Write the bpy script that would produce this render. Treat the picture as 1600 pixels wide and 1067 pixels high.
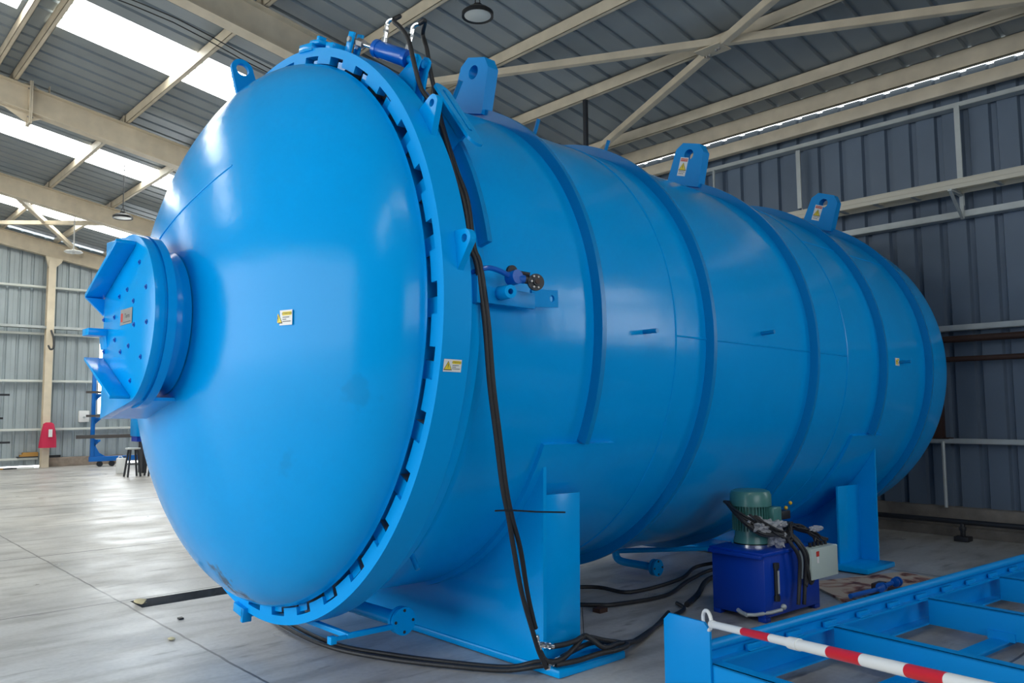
import bpy, bmesh, math, random
from mathutils import Vector, Matrix
random.seed(7)
for o in list(bpy.data.objects): bpy.data.objects.remove(o, do_unlink=True)
SC = bpy.context.scene
COL = SC.collection
PI = math.pi
rad = math.radians
V = Vector

# ------------------------------------------------------------------ camera
H = 1.4256
Rm = V((0.74132, -0.67111, -0.00841)); Wm = V((0.66866, 0.73888, 0.08365))
yaw, pit, rol = rad(47.84952505), rad(4.79866623), rad(-0.48197468)
Wm = V((math.cos(yaw)*math.cos(pit), math.sin(yaw)*math.cos(pit), math.sin(pit)))
r0 = Wm.cross(V((0, 0, 1))).normalized(); u0 = r0.cross(Wm)
Rm = math.cos(rol)*r0 + math.sin(rol)*u0; Um = -math.sin(rol)*r0 + math.cos(rol)*u0
cam = bpy.data.cameras.new('camera'); camo = bpy.data.objects.new('camera', cam); COL.objects.link(camo)
camo.matrix_world = Matrix(((Rm.x, Um.x, -Wm.x, 0), (Rm.y, Um.y, -Wm.y, 0), (Rm.z, Um.z, -Wm.z, H), (0, 0, 0, 1)))
cam.sensor_width = 36; cam.lens = 1258.132/1600*36; cam.clip_end = 300; cam.clip_start = .05
SC.camera = camo

# ------------------------------------------------------------------ view, world, daylight
SC.view_settings.view_transform = 'Standard'; SC.view_settings.look = 'None'
SC.view_settings.gamma = 1; SC.view_settings.use_curve_mapping = False
SC.view_settings.exposure = 0.2
w = bpy.data.worlds.new('overcast_sky'); SC.world = w; w.use_nodes = True
w.node_tree.nodes['Background'].inputs[0].default_value = (0.90, 0.96, 1.0, 1)
w.node_tree.nodes['Background'].inputs[1].default_value = 4.0
pl_ = bpy.data.lights.new('door_portal', 'AREA'); pl_.shape = 'RECTANGLE'; pl_.size = 12.0; pl_.size_y = 5.2; pl_.cycles.is_portal = True
plo = bpy.data.objects.new('door_portal', pl_); COL.objects.link(plo)
plo.matrix_world = Matrix(((0, 0, -1, -5.95), (-1, 0, 0, 7.5), (0, 1, 0, 2.6), (0, 0, 0, 1)))   # daylight through the open front door
pl2 = bpy.data.lights.new('side_fill_portal', 'AREA'); pl2.shape = 'RECTANGLE'; pl2.size = 7.0; pl2.size_y = 2.8; pl2.cycles.is_portal = True
plo2 = bpy.data.objects.new('side_fill_portal', pl2); COL.objects.link(plo2)
plo2.matrix_world = Matrix(((-1, 0, 0, 0.5), (0, 0, -1, -6.95), (0, -1, 0, 3.4), (0, 0, 0, 1)))   # sky fill through the added, unseen opening in the back wall
SKYLIGHT = 8.0     # glow of the translucent roof sheets
OPENING = 4.5      # daylight through the translucent wall sheets

# ------------------------------------------------------------------ materials
def mat(name, col, rough=.5, metal=0., coat=0., bump=0., bscale=20., var=0., vscale=3., emit=0., spec=.5):
    m = bpy.data.materials.new(name); m.use_nodes = True
    nt = m.node_tree; b = nt.nodes['Principled BSDF']
    b.inputs['Base Color'].default_value = (*col, 1); b.inputs['Roughness'].default_value = rough
    b.inputs['Metallic'].default_value = metal; b.inputs['Coat Weight'].default_value = coat
    b.inputs['Coat Roughness'].default_value = .12; b.inputs['Specular IOR Level'].default_value = spec
    if emit:
        b.inputs['Emission Color'].default_value = (*col, 1); b.inputs['Emission Strength'].default_value = emit
    tc = nt.nodes.new('ShaderNodeTexCoord')
    if var:
        n = nt.nodes.new('ShaderNodeTexNoise'); n.inputs['Scale'].default_value = vscale; n.inputs['Detail'].default_value = 5
        nt.links.new(tc.outputs['Object'], n.inputs['Vector'])
        r = nt.nodes.new('ShaderNodeValToRGB')
        r.color_ramp.elements[0].position = .3; r.color_ramp.elements[1].position = .7
        r.color_ramp.elements[0].color = (*[c*(1-var) for c in col], 1)
        r.color_ramp.elements[1].color = (*[min(1, c*(1+var*.6)) for c in col], 1)
        nt.links.new(n.outputs['Fac'], r.inputs['Fac']); nt.links.new(r.outputs['Color'], b.inputs['Base Color'])
    if bump:
        n = nt.nodes.new('ShaderNodeTexNoise'); n.inputs['Scale'].default_value = bscale; n.inputs['Detail'].default_value = 4
        nt.links.new(tc.outputs['Object'], n.inputs['Vector'])
        bp = nt.nodes.new('ShaderNodeBump'); bp.inputs['Strength'].default_value = bump; bp.inputs['Distance'].default_value = .02
        nt.links.new(n.outputs['Fac'], bp.inputs['Height']); nt.links.new(bp.outputs['Normal'], b.inputs['Normal'])
    return m

BLUE = (0.0, 0.35, 0.84)
M = {}
M['blue'] = mat('blue_gloss_paint', BLUE, .18, coat=.0, bump=.14, bscale=4.5, var=.05, vscale=1.3, spec=.19)
M['ringpaint'] = mat('blue_satin_paint', BLUE, .4, bump=.05, bscale=10, var=.05, vscale=1.3, spec=.12)
M['doorpaint'] = mat('blue_gloss_door_paint', BLUE, .18, coat=.0, bump=.14, bscale=4.5, var=.05, vscale=1.3, spec=.19)
def scuffs(m, spots):
    nt = m.node_tree; N = nt.nodes; L = nt.links; b = N['Principled BSDF']; src = b.inputs['Base Color'].links[0].from_socket; tc = N['Texture Coordinate']
    n = N.new('ShaderNodeTexNoise'); n.inputs['Scale'].default_value = 14; n.inputs['Detail'].default_value = 6; L.new(tc.outputs['Object'], n.inputs['Vector'])
    for c, r, k in spots:
        mp = N.new('ShaderNodeVectorMath'); mp.operation = 'DISTANCE'; L.new(tc.outputs['Object'], mp.inputs[0]); mp.inputs[1].default_value = c
        mr = N.new('ShaderNodeMapRange'); L.new(mp.outputs['Value'], mr.inputs['Value']); mr.inputs['From Min'].default_value = r; mr.inputs['From Max'].default_value = r*.3; mr.inputs['To Min'].default_value = 0; mr.inputs['To Max'].default_value = .35
        ad = N.new('ShaderNodeMath'); ad.operation = 'ADD'; L.new(mr.outputs[0], ad.inputs[0]); L.new(n.outputs['Fac'], ad.inputs[1])
        th = N.new('ShaderNodeMapRange'); L.new(ad.outputs[0], th.inputs['Value']); th.inputs['From Min'].default_value = .68; th.inputs['From Max'].default_value = .88; th.inputs['To Max'].default_value = k
        ms = N.new('ShaderNodeMath'); ms.operation = 'LESS_THAN'; L.new(mp.outputs['Value'], ms.inputs[0]); ms.inputs[1].default_value = r
        mm = N.new('ShaderNodeMath'); mm.operation = 'MULTIPLY'; L.new(th.outputs[0], mm.inputs[0]); L.new(ms.outputs[0], mm.inputs[1])
        x = N.new('ShaderNodeMix'); x.data_type = 'RGBA'; L.new(mm.outputs[0], x.inputs['Factor']); L.new(src, x.inputs[6]); x.inputs[7].default_value = (.03, .07, .10, 1); src = x.outputs[2]
    L.new(src, b.inputs['Base Color'])
scuffs(M['doorpaint'], [((-.30, -.05, -1.46), .17, .85), ((-.20, -.10, -1.55), .14, .85), ((-.25, -1.40, -.42), .14, .12), ((-.42, -1.0, -.75), .12, .10)])
M['rib'] = mat('deeper_blue', (0.0, .235, .58), .3, bump=.05, bscale=10, spec=.3)  # stiffeners and pins drawn in a deeper blue than the shell
M['blue_steel'] = mat('blue_painted_steel', (0.0, .29, .74), .38, coat=.0, bump=.05, bscale=30, spec=.2)
M['navy'] = mat('royal_blue_paint', (0.0, .042, .38), .4, coat=.1, spec=.3)
M['cylblue'] = mat('deep_blue_paint', (0.0, .11, .52), .3, coat=.5)
M['steel'] = mat('worn_bare_steel', (.42, .40, .38), .45, metal=.6, var=.4, vscale=12)
M['chrome'] = mat('bright_plated_steel', (.8, .8, .78), .18, metal=1.)
M['rubber'] = mat('black_hose_rubber', (.018, .018, .02), .5, bump=.15, bscale=120)
M['black'] = mat('black_plastic', (.012, .013, .015), .45)
M['dark_pipe'] = mat('black_iron_pipe', (.02, .022, .028), .5)
M['cream'] = mat('cream_steel_paint', (.70, .60, .45), .5, var=.12, vscale=4)
M['brown_steel'] = mat('primer_brown_steel', (.05, .024, .017), .6)
M['galv'] = mat('galvanised_steel', (.52, .55, .54), .45, metal=.35, var=.1, vscale=6)
M['palegirt'] = mat('pale_girt_paint', (.68, .70, .65), .5)
M['traycream'] = mat('pale_tray_steel', (.62, .58, .48), .45, metal=.2)
M['greygreen'] = mat('grey_green_paint', (.46, .54, .50), .45)
M['barsteel'] = mat('dull_bar_steel', (.10, .09, .085), .5, metal=.3)
M['rackblue'] = mat('rack_blue_paint', (0.0, .15, .55), .4)
M['motor'] = mat('sea_green_paint', (.055, .20, .185), .4, coat=.2)
M['white'] = mat('white_plastic', (.8, .8, .78), .4)
M['red'] = mat('red_band', (.62, .012, .02), .35)
M['redbag'] = mat('crimson_fabric', (.55, .02, .07), .8)
M['yellow'] = mat('warning_yellow', (.85, .66, .05), .5)
M['yellowpale'] = mat('pale_warning_yellow', (.8, .65, .12), .5)
M['ink'] = mat('printing_ink', (.03, .03, .03), .6)
M['signred'] = mat('sign_red', (.6, .04, .02), .5)
M['wood'] = mat('grey_timber', (.30, .24, .19), .8, var=.3, vscale=8)
M['block'] = mat('grey_curb_concrete', (.20, .18, .16), .85, var=.35, vscale=4, bump=.3, bscale=40)
M['film'] = mat('crumpled_clear_film', (.62, .62, .64), .18, bump=.9, bscale=30)
M['film'].node_tree.nodes['Principled BSDF'].inputs['Alpha'].default_value = .6
M['lens'] = mat('lamp_diffuser', (.72, .72, .66), .35)
M['orangewood'] = mat('orange_timber', (.45, .24, .06), .7)
M['debris'] = mat('pale_debris', (.62, .52, .30), .8)
M['amber'] = mat('amber_knob', (.75, .42, .02), .4)
M['plate'] = mat('brushed_name_plate', (.36, .36, .34), .4, metal=.5)

def sheet_mat(name, col, var, rough=.45):
    m = mat(name, col, rough, metal=.15, var=var, vscale=1.6)
    return m
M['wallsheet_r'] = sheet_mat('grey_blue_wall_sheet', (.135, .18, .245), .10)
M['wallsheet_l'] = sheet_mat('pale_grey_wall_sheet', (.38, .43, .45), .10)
M['roofsheet'] = sheet_mat('grey_roof_sheet', (.28, .315, .335), .10)
def glow(name, col, s):
    m = bpy.data.materials.new(name); m.use_nodes = True; nt = m.node_tree
    b = nt.nodes['Principled BSDF']; b.inputs['Base Color'].default_value = (*col, 1)
    b.inputs['Emission Color'].default_value = (*col, 1); b.inputs['Emission Strength'].default_value = s
    return m
M['sky'] = glow('daylit_translucent_roof_sheet', (.97, 1, .97), SKYLIGHT)
M['skyrib'] = glow('translucent_sheet_rib', (.80, .93, .86), .72)
M['pane'] = glow('daylit_translucent_wall_sheet', (.93, .97, 1), OPENING)

def floor_mat():
    m = bpy.data.materials.new('worn_concrete'); m.use_nodes = True; nt = m.node_tree; N = nt.nodes; L = nt.links
    b = N['Principled BSDF']; tc = N.new('ShaderNodeTexCoord')
    def noise(s, d, sc=None):
        n = N.new('ShaderNodeTexNoise'); n.inputs['Scale'].default_value = s; n.inputs['Detail'].default_value = d
        src = tc.outputs['Object']
        if sc:
            mp = N.new('ShaderNodeMapping'); mp.inputs['Scale'].default_value = sc; L.new(src, mp.inputs['Vector']); src = mp.outputs['Vector']
        L.new(src, n.inputs['Vector']); return n.outputs['Fac']
    def ramp(f, p0, c0, p1, c1):
        r = N.new('ShaderNodeValToRGB'); e = r.color_ramp.elements
        e[0].position = p0; e[0].color = (*c0, 1); e[1].position = p1; e[1].color = (*c1, 1); L.new(f, r.inputs['Fac']); return r.outputs['Color']
    def mul(a, b_, f=1.):
        x = N.new('ShaderNodeMix'); x.data_type = 'RGBA'; x.blend_type = 'MULTIPLY'; x.inputs['Factor'].default_value = f
        L.new(a, x.inputs[6]); L.new(b_, x.inputs[7]); return x.outputs[2]
    base = ramp(noise(1.1, 8), .3, (.46, .435, .40), .7, (.63, .60, .56))
    c = mul(base, ramp(noise(2.2, 10, (.6, 2.4, 1)), .36, (.62, .60, .58), .52, (1, 1, 1)), .75)
    c = mul(c, ramp(noise(30, 6), .3, (.80, .80, .80), .6, (1, 1, 1)), .6)
    c = mul(c, ramp(noise(.35, 3), .35, (.80, .81, .84), .6, (1.0, 1.0, 1.0)), .9)
    # dark scuffs
    c = mul(c, ramp(noise(5, 3, (.5, 1.7, 1)), .62, (1, 1, 1), .72, (.50, .48, .46)), .8)
    # saw-cut joints: along X at some Y, and along Y at some X
    sx = N.new('ShaderNodeSeparateXYZ'); L.new(tc.outputs['Object'], sx.inputs[0])
    wob = noise(3, 4)
    def line(axis, at, wd):
        a = N.new('ShaderNodeMath'); a.operation = 'SUBTRACT'; L.new(sx.outputs[axis], a.inputs[0]); a.inputs[1].default_value = at
        wv = N.new('ShaderNodeMath'); wv.operation = 'MULTIPLY_ADD'; L.new(wob, wv.inputs[0]); wv.inputs[1].default_value = .03; L.new(a.outputs[0], wv.inputs[2])
        ab = N.new('ShaderNodeMath'); ab.operation = 'ABSOLUTE'; L.new(wv.outputs[0], ab.inputs[0])
        lt = N.new('ShaderNodeMath'); lt.operation = 'LESS_THAN'; L.new(ab.outputs[0], lt.inputs[0]); lt.inputs[1].default_value = wd
        return lt.outputs[0]
    acc = None
    for ax, at, wd in ((1, 14.15, .035), (1, 11.4, .012), (1, 9.27, .018), (1, 6.66, .010), (0, 2.0, .008), (1, 18.8, .03), (0, 7.3, .01), (1, 1.6, .008)):
        l = line(ax, at-.015, wd)
        if acc is None: acc = l
        else:
            mx = N.new('ShaderNodeMath'); mx.operation = 'MAXIMUM'; L.new(acc, mx.inputs[0]); L.new(l, mx.inputs[1]); acc = mx.outputs[0]
    x = N.new('ShaderNodeMix'); x.data_type = 'RGBA'; L.new(acc, x.inputs['Factor']); L.new(c, x.inputs[6]); x.inputs[7].default_value = (.12, .11, .105, 1)
    L.new(x.outputs[2], b.inputs['Base Color'])
    rr = N.new('ShaderNodeMapRange'); L.new(noise(1.7, 6), rr.inputs['Value']); rr.inputs['To Min'].default_value = .27; rr.inputs['To Max'].default_value = .52
    rr.inputs['From Min'].default_value = .3; rr.inputs['From Max'].default_value = .7
    L.new(rr.outputs[0], b.inputs['Roughness'])
    bp = N.new('ShaderNodeBump'); bp.inputs['Strength'].default_value = .18; bp.inputs['Distance'].default_value = .01
    L.new(noise(14, 8), bp.inputs['Height']); L.new(bp.outputs['Normal'], b.inputs['Normal'])
    b.inputs['Specular IOR Level'].default_value = .6
    return m
M['floor'] = floor_mat()

def board_mat():
    m = mat('stained_plywood', (.42, .30, .20), .75)
    nt = m.node_tree; N = nt.nodes; L = nt.links; b = N['Principled BSDF']; tc = N['Texture Coordinate']
    n = N.new('ShaderNodeTexNoise'); n.inputs['Scale'].default_value = 4.5; n.inputs['Detail'].default_value = 6; n.inputs['Distortion'].default_value = 1
    L.new(tc.outputs['Object'], n.inputs['Vector'])
    r = N.new('ShaderNodeValToRGB'); e = r.color_ramp.elements
    e[0].position = .38; e[0].color = (.13, .045, .03, 1); e[1].position = .52; e[1].color = (.62, .47, .33, 1)
    k = r.color_ramp.elements.new(.44); k.color = (.38, .16, .11, 1)
    L.new(n.outputs['Fac'], r.inputs['Fac']); L.new(r.outputs['Color'], b.inputs['Base Color'])
    return m
M['board'] = board_mat()
M['yard'] = mat('sunlit_yard_concrete', (.5, .49, .46), .8)

# ------------------------------------------------------------------ mesh builder
class MB:
    def __init__(s): s.bm = bmesh.new(); s.mi = 0
    def face(s, vs, mi=None):
        try:
            f = s.bm.faces.new(vs); f.material_index = s.mi if mi is None else mi; return f
        except ValueError: return None
    def hexa(s, p):      # 8 points: bottom 4 (ccw) then top 4
        v = [s.bm.verts.new(q) for q in p]
        for a in ((3, 2, 1, 0), (4, 5, 6, 7), (0, 1, 5, 4), (1, 2, 6, 5), (2, 3, 7, 6), (3, 0, 4, 7)): s.face([v[i] for i in a])
        return s
    def box(s, a, b):
        (x0, y0, z0), (x1, y1, z1) = a, b
        x0, x1 = sorted((x0, x1)); y0, y1 = sorted((y0, y1)); z0, z1 = sorted((z0, z1))
        return s.hexa([(x0, y0, z0), (x1, y0, z0), (x1, y1, z0), (x0, y1, z0), (x0, y0, z1), (x1, y0, z1), (x1, y1, z1), (x0, y1, z1)])
    def beam(s, a, b, wd, ht, up=(0, 0, 1), off=(0, 0)):
        a, b = V(a), V(b); d = (b-a).normalized(); up = V(up); sd = d.cross(up).normalized(); up = sd.cross(d).normalized()
        o = sd*off[0]+up*off[1]; p = []
        for q in (-ht/2, ht/2):
            for e, sg in ((a, -1), (a, 1), (b, 1), (b, -1)): p.append(e+o+sd*(wd/2*sg)+up*q)
        return s.hexa(p)
    def tube(s, pts, r, n=10, cap=True, up=None):
        pts = [V(p) for p in pts]; rings = []; prev = None
        for i, p in enumerate(pts):
            t = (pts[min(i+1, len(pts)-1)]-pts[max(i-1, 0)]).normalized()
            if prev is None:
                u = t.orthogonal().normalized()
            else:
                u = (prev-t*prev.dot(t)).normalized()
            prev = u; v_ = t.cross(u)
            rr = r[i] if isinstance(r, (list, tuple)) else r
            rings.append([s.bm.verts.new(p+u*(rr*math.cos(2*PI*k/n))+v_*(rr*math.sin(2*PI*k/n))) for k in range(n)])
        for a, b in zip(rings, rings[1:]):
            for k in range(n): s.face([a[k], a[(k+1) % n], b[(k+1) % n], b[k]])
        if cap: s.face(rings[0][::-1]); s.face(rings[-1])
        return s
    def cyl(s, a, b, r, n=20, r2=None): return s.tube([a, b], [r, r if r2 is None else r2], n)
    def lathe(s, prof, o=(0, 0, 0), ax=(1, 0, 0), n=48, closed=False, a0=0., a1=2*PI, ref=(0, 0, 1)):
        o, ax = V(o), V(ax).normalized(); u = V(ref); u = (u-ax*u.dot(ax)).normalized(); v_ = ax.cross(u)
        full = abs(a1-a0-2*PI) < 1e-6; m = n if full else n+1; rings = []
        for k in range(m):
            t = a0+(a1-a0)*k/n; d = u*math.cos(t)+v_*math.sin(t)
            rings.append([s.bm.verts.new(o+ax*x+d*max(r, 1e-5)) for x, r in prof])
        P = len(prof)
        for k in range(m if full else m-1):
            a, b = rings[k], rings[(k+1) % m]
            for j in range(P if closed else P-1):
                s.face([a[j], a[(j+1) % P], b[(j+1) % P], b[j]])
        if closed and not full: s.face(rings[0]); s.face(rings[-1][::-1])
        return s
    def prism(s, poly, d):      # 3-D polygon extruded by vector d
        d = V(d); a = [s.bm.verts.new(V(p)) for p in poly]; b = [s.bm.verts.new(V(p)+d) for p in poly]; n = len(a)
        s.face(a[::-1]); s.face(b)
        for k in range(n): s.face([a[k], a[(k+1) % n], b[(k+1) % n], b[k]])
        return s
    def holed(s, poly, c, r, o, U_, V_, d, seg=28, slot=0.):   # 2-D polygon with a round/slotted hole, mapped by o+U*x+V*y, thickness d
        o, U_, V_, d = V(o), V(U_), V(V_), V(d); n = len(poly); angs = set(round(2*PI*k/seg, 5) for k in range(seg))
        for q in poly: angs.add(round(math.atan2(q[1]-c[1], q[0]-c[0]) % (2*PI), 5))
        angs = sorted(angs); out = []; inn = []
        for t in angs:
            dx, dy = math.cos(t), math.sin(t); best = None
            for k in range(n):
                x1, y1 = poly[k][0]-c[0], poly[k][1]-c[1]; x2, y2 = poly[(k+1) % n][0]-c[0], poly[(k+1) % n][1]-c[1]
                ex, ey = x2-x1, y2-y1; den = dx*ey-dy*ex
                if abs(den) < 1e-9: continue
                tt = (x1*ey-y1*ex)/den; uu = (x1*dy-y1*dx)/den
                if tt > 0 and -1e-4 <= uu <= 1+1e-4 and (best is None or tt < best): best = tt
            out.append((c[0]+dx*best, c[1]+dy*best))
            sx = slot if dx > 0 else -slot
            inn.append((c[0]+dx*r+(sx if slot else 0), c[1]+dy*r))
        def mk(lst, off): return [s.bm.verts.new(o+U_*x+V_*y+off) for x, y in lst]
        A, B, Cc, D = mk(out, V((0, 0, 0))), mk(inn, V((0, 0, 0))), mk(out, d), mk(inn, d); m = len(angs)
        for k in range(m):
            j = (k+1) % m
            s.face([A[k], B[k], B[j], A[j]]); s.face([Cc[k], Cc[j], D[j], D[k]])
            s.face([A[k], A[j], Cc[j], Cc[k]]); s.face([B[k], D[k], D[j], B[j]])
        return s
    def ball(s, c, r, n=12, sc=(1, 1, 1)):
        c = V(c); m = Matrix.Translation(c) @ Matrix.Diagonal((*[r*k for k in sc], 1))
        g = bmesh.ops.create_uvsphere(s.bm, u_segments=n, v_segments=max(6, n//2), radius=1, matrix=m)
        for v_ in g['verts']:
            for f in v_.link_faces: f.material_index = s.mi
        return s
    def build(s, name, mats, parent=None, bevel=0., smooth=True, angle=35):
        bmesh.ops.recalc_face_normals(s.bm, faces=s.bm.faces[:])
        if bevel:
            es = [e for e in s.bm.edges if len(e.link_faces) == 2 and e.calc_face_angle(0) > rad(50)]
            try: bmesh.ops.bevel(s.bm, geom=es, offset=bevel, segments=2, affect='EDGES', profile=.5, clamp_overlap=True)
            except Exception: pass
        me = bpy.data.meshes.new(name); s.bm.to_mesh(me); s.bm.free()
        for m_ in (mats if isinstance(mats, (list, tuple)) else [mats]): me.materials.append(M[m_] if isinstance(m_, str) else m_)
        if smooth:
            me.polygons.foreach_set('use_smooth', [True]*len(me.polygons)); me.set_sharp_from_angle(angle=rad(angle))
        o = bpy.data.objects.new(name, me); COL.objects.link(o)
        if parent is not None: o.parent = parent
        return o

def tag(o, label, cat, group=None, kind=None):
    o['label'] = label; o['category'] = cat
    if group: o['group'] = group
    if kind: o['kind'] = kind
    return o
def struct(o): o['kind'] = 'structure'; return o
def thing(name, label, cat, loc=(0, 0, 0), rotz=0., group=None):
    o = bpy.data.objects.new(name, None); COL.objects.link(o); o.location = loc; o.rotation_euler = (0, 0, rotz); o.empty_display_size = .1
    return tag(o, label, cat, group)
def plabel(o, s): o['label'] = s; return o

def smooth_path(pts, sub=6):       # Catmull-Rom
    P = [V(p) for p in pts]; P = [P[0]*2-P[1]]+P+[P[-1]*2-P[-2]]; out = []
    for i in range(1, len(P)-2):
        for k in range(sub):
            t = k/sub; a, b, c, d = P[i-1], P[i], P[i+1], P[i+2]
            out.append(.5*((2*b)+(c-a)*t+(2*a-5*b+4*c-d)*t*t+(3*b-a-3*c+d)*t*t*t))
    out.append(P[-2]); return out

_tc = {}
def text_geo(s, size):
    k = (s, size)
    if k in _tc: return _tc[k]
    c = bpy.data.curves.new('t', 'FONT'); c.body = s; c.size = size; c.align_x = 'CENTER'; c.align_y = 'CENTER'; c.resolution_u = 2
    o = bpy.data.objects.new('t', c); COL.objects.link(o); bpy.context.view_layer.update()
    me = o.evaluated_get(bpy.context.evaluated_depsgraph_get()).to_mesh()
    r = ([(v.co.x, v.co.y) for v in me.vertices], [tuple(p.vertices) for p in me.polygons])
    bpy.data.objects.remove(o, do_unlink=True); _tc[k] = r; return r

# ------------------------------------------------------------------ room shell
XW, YG, XF, YB = 9.7235, 24.44, -6.0, -7.0
K, Z0, XR = .18232, 6.977, -1.5
def rz(x): return Z0-K*x if x >= XR else Z0-K*XR-K*(XR-x)
P = .283
def ribs_profile(a, b, depth=.03, flip=1, minor=True, P=P, hw=.020):      # corrugated sheet section from a to b: list of (t, d)
    out = [(a, 0)]; k = math.ceil(a/P)
    while True:
        c = k*P
        if c+.05 > b: break
        if c-.05 > a:
            out += [(c-hw-.018, 0), (c-hw, depth*flip), (c+hw, depth*flip), (c+hw+.018, 0)]
            out += [(c+P*.5-.006, 0), (c+P*.5, .006*flip), (c+P*.5+.006, 0)] if minor and c+P*.5+.01 < b else []
        k += 1
    out.append((b, 0)); return out
def sheet(mb, prof, f0, f1, ribmat=None):
    a0 = [mb.bm.verts.new(f0(t, d)) for t, d in prof]; a1 = [mb.bm.verts.new(f1(t, d)) for t, d in prof]
    for i in range(len(prof)-1): mb.face([a0[i], a0[i+1], a1[i+1], a1[i]], ribmat if ribmat and max(prof[i][1], prof[i+1][1]) > .012 else 0)

def floor_build():
    mb = MB(); x0, x1, y0, y1 = XF, XW+.3, YB, YG+.3
    tx0, tx1, ty0, ty1 = 2.03, 3.9, 6.30, 6.58; D = -.13
    xs = [x0, tx0, tx1, x1]; ys = [y0, ty0, ty1, y1]
    g = {(i, j): mb.bm.verts.new((xs[i], ys[j], 0)) for i in range(4) for j in range(4)}
    for i in range(3):
        for j in range(3):
            if (i, j) != (1, 1): mb.face([g[i, j], g[i+1, j], g[i+1, j+1], g[i, j+1]])
    q = [g[1, 1], g[2, 1], g[2, 2], g[1, 2]]; lo = [mb.bm.verts.new((v.co.x, v.co.y, D)) for v in q]
    for k in range(4): mb.face([q[k], q[(k+1) % 4], lo[(k+1) % 4], lo[k]], 1)
    mb.face(lo, 1)
    b = [mb.bm.verts.new((x, y, -.3)) for x, y in ((x0, y0), (x1, y0), (x1, y1), (x0, y1))]; mb.face(b)
    return struct(mb.build('floor', ['floor', 'block'], smooth=False))
floor_build()

def wall_right():
    mb = MB(); fz = lambda z: (lambda t, d: (XW+d, t, z))
    ops = [(-3.3, -.9, 1.9, 4.9)]
    RP = lambda a_, b_: ribs_profile(a_, b_, .045, 1, False, P, .026)
    top = 5.203
    sheet(mb, RP(YB, -3.3), fz(.25), fz(top)); sheet(mb, RP(-.9, YG), fz(.25), fz(top))
    sheet(mb, RP(-3.3, -.9), fz(.25), fz(1.9)); sheet(mb, RP(-3.3, -.9), fz(4.9), fz(top))
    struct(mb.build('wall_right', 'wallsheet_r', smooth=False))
    m2 = MB(); sheet(m2, RP(-3.3, -.9), fz(1.9), fz(4.9))
    struct(m2.build('window_1', 'pane', smooth=False))
wall_right()

def wall_left():
    Y = YG; mb = MB()
    def seg(a, b, z0, z1f):
        pr = ribs_profile(a, b, .045, 1, True, P, .022)
        sheet(mb, pr, lambda t, d: (t, Y+d, z0), lambda t, d: (t, Y+d, z1f(t)))
    top = lambda x: rz(x)+.12
    seg(XF, 6.53, .05, top)
    seg(6.53, 8.9, .05, lambda x: 1.4); seg(6.53, 8.9, 3.72, top); seg(8.9, XW, .05, top)
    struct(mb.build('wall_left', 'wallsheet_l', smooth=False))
    for n, a, b, z0, z1 in ((2, 6.53, 8.9, 1.4, 3.72),):
        m2 = MB(); pr = ribs_profile(a, b)
        sheet(m2, pr, lambda t, d: (t, Y+d, z0), lambda t, d: (t, Y+d, z1)); struct(m2.build('window_%d' % n, 'pane', smooth=False))
wall_left()

def wall_back_front():
    mb = MB()
    for a_, b_, z_ in ((XF, -3.0, 0), (-3.0, 4.0, 4.8), (4.0, XW, 0)): sheet(mb, ribs_profile(a_, b_), lambda t, d: (t, YB-d, z_), lambda t, d: (t, YB-d, rz(t)+.12))  # gap left for the added fill opening
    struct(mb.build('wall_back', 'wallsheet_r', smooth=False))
    mb = MB(); top = rz(XF)+.1
    f = lambda z: (lambda t, d: (XF-d, t, z))
    sheet(mb, ribs_profile(YB, 1.5), f(0), f(top)); sheet(mb, ribs_profile(1.5, 13.5), f(5.2), f(top)); sheet(mb, ribs_profile(13.5, YG), f(0), f(top))
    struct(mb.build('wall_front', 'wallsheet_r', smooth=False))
    mb = MB(); mb.box((XF-.1, 1.4, 0), (XF+.05, 1.5, 5.2)); mb.box((XF-.1, 13.5, 0), (XF+.05, 13.6, 5.2)); mb.box((XF-.1, 1.4, 5.2), (XF+.05, 13.6, 5.3)); struct(mb.build('door_1', 'cream', bevel=.004))
    mb = MB(); mb.box((-3.1, YB-.1, 0), (-3.0, YB+.05, 4.9)); mb.box((4.0, YB-.1, 0), (4.1, YB+.05, 4.9)); mb.box((-3.0, YB-.1, 4.8), (4.0, YB+.05, 4.9)); mb.box((-3.0, YB-.1, 0), (4.0, YB+.05, 2.0)); struct(mb.build('window_15', 'wallsheet_r', bevel=.004))  # unseen opening added to the back wall for fill on the near side
    mb = MB(); mb.box((-40, -30, -.35), (XF, 40, -.01)); mb.box((XF, -30, -.35), (20, YB, -.01)); mb.box((XW+.3, YB, -.35), (40, 40, -.01)); struct(mb.build('floor', 'yard', smooth=False))
wall_back_front()

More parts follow.
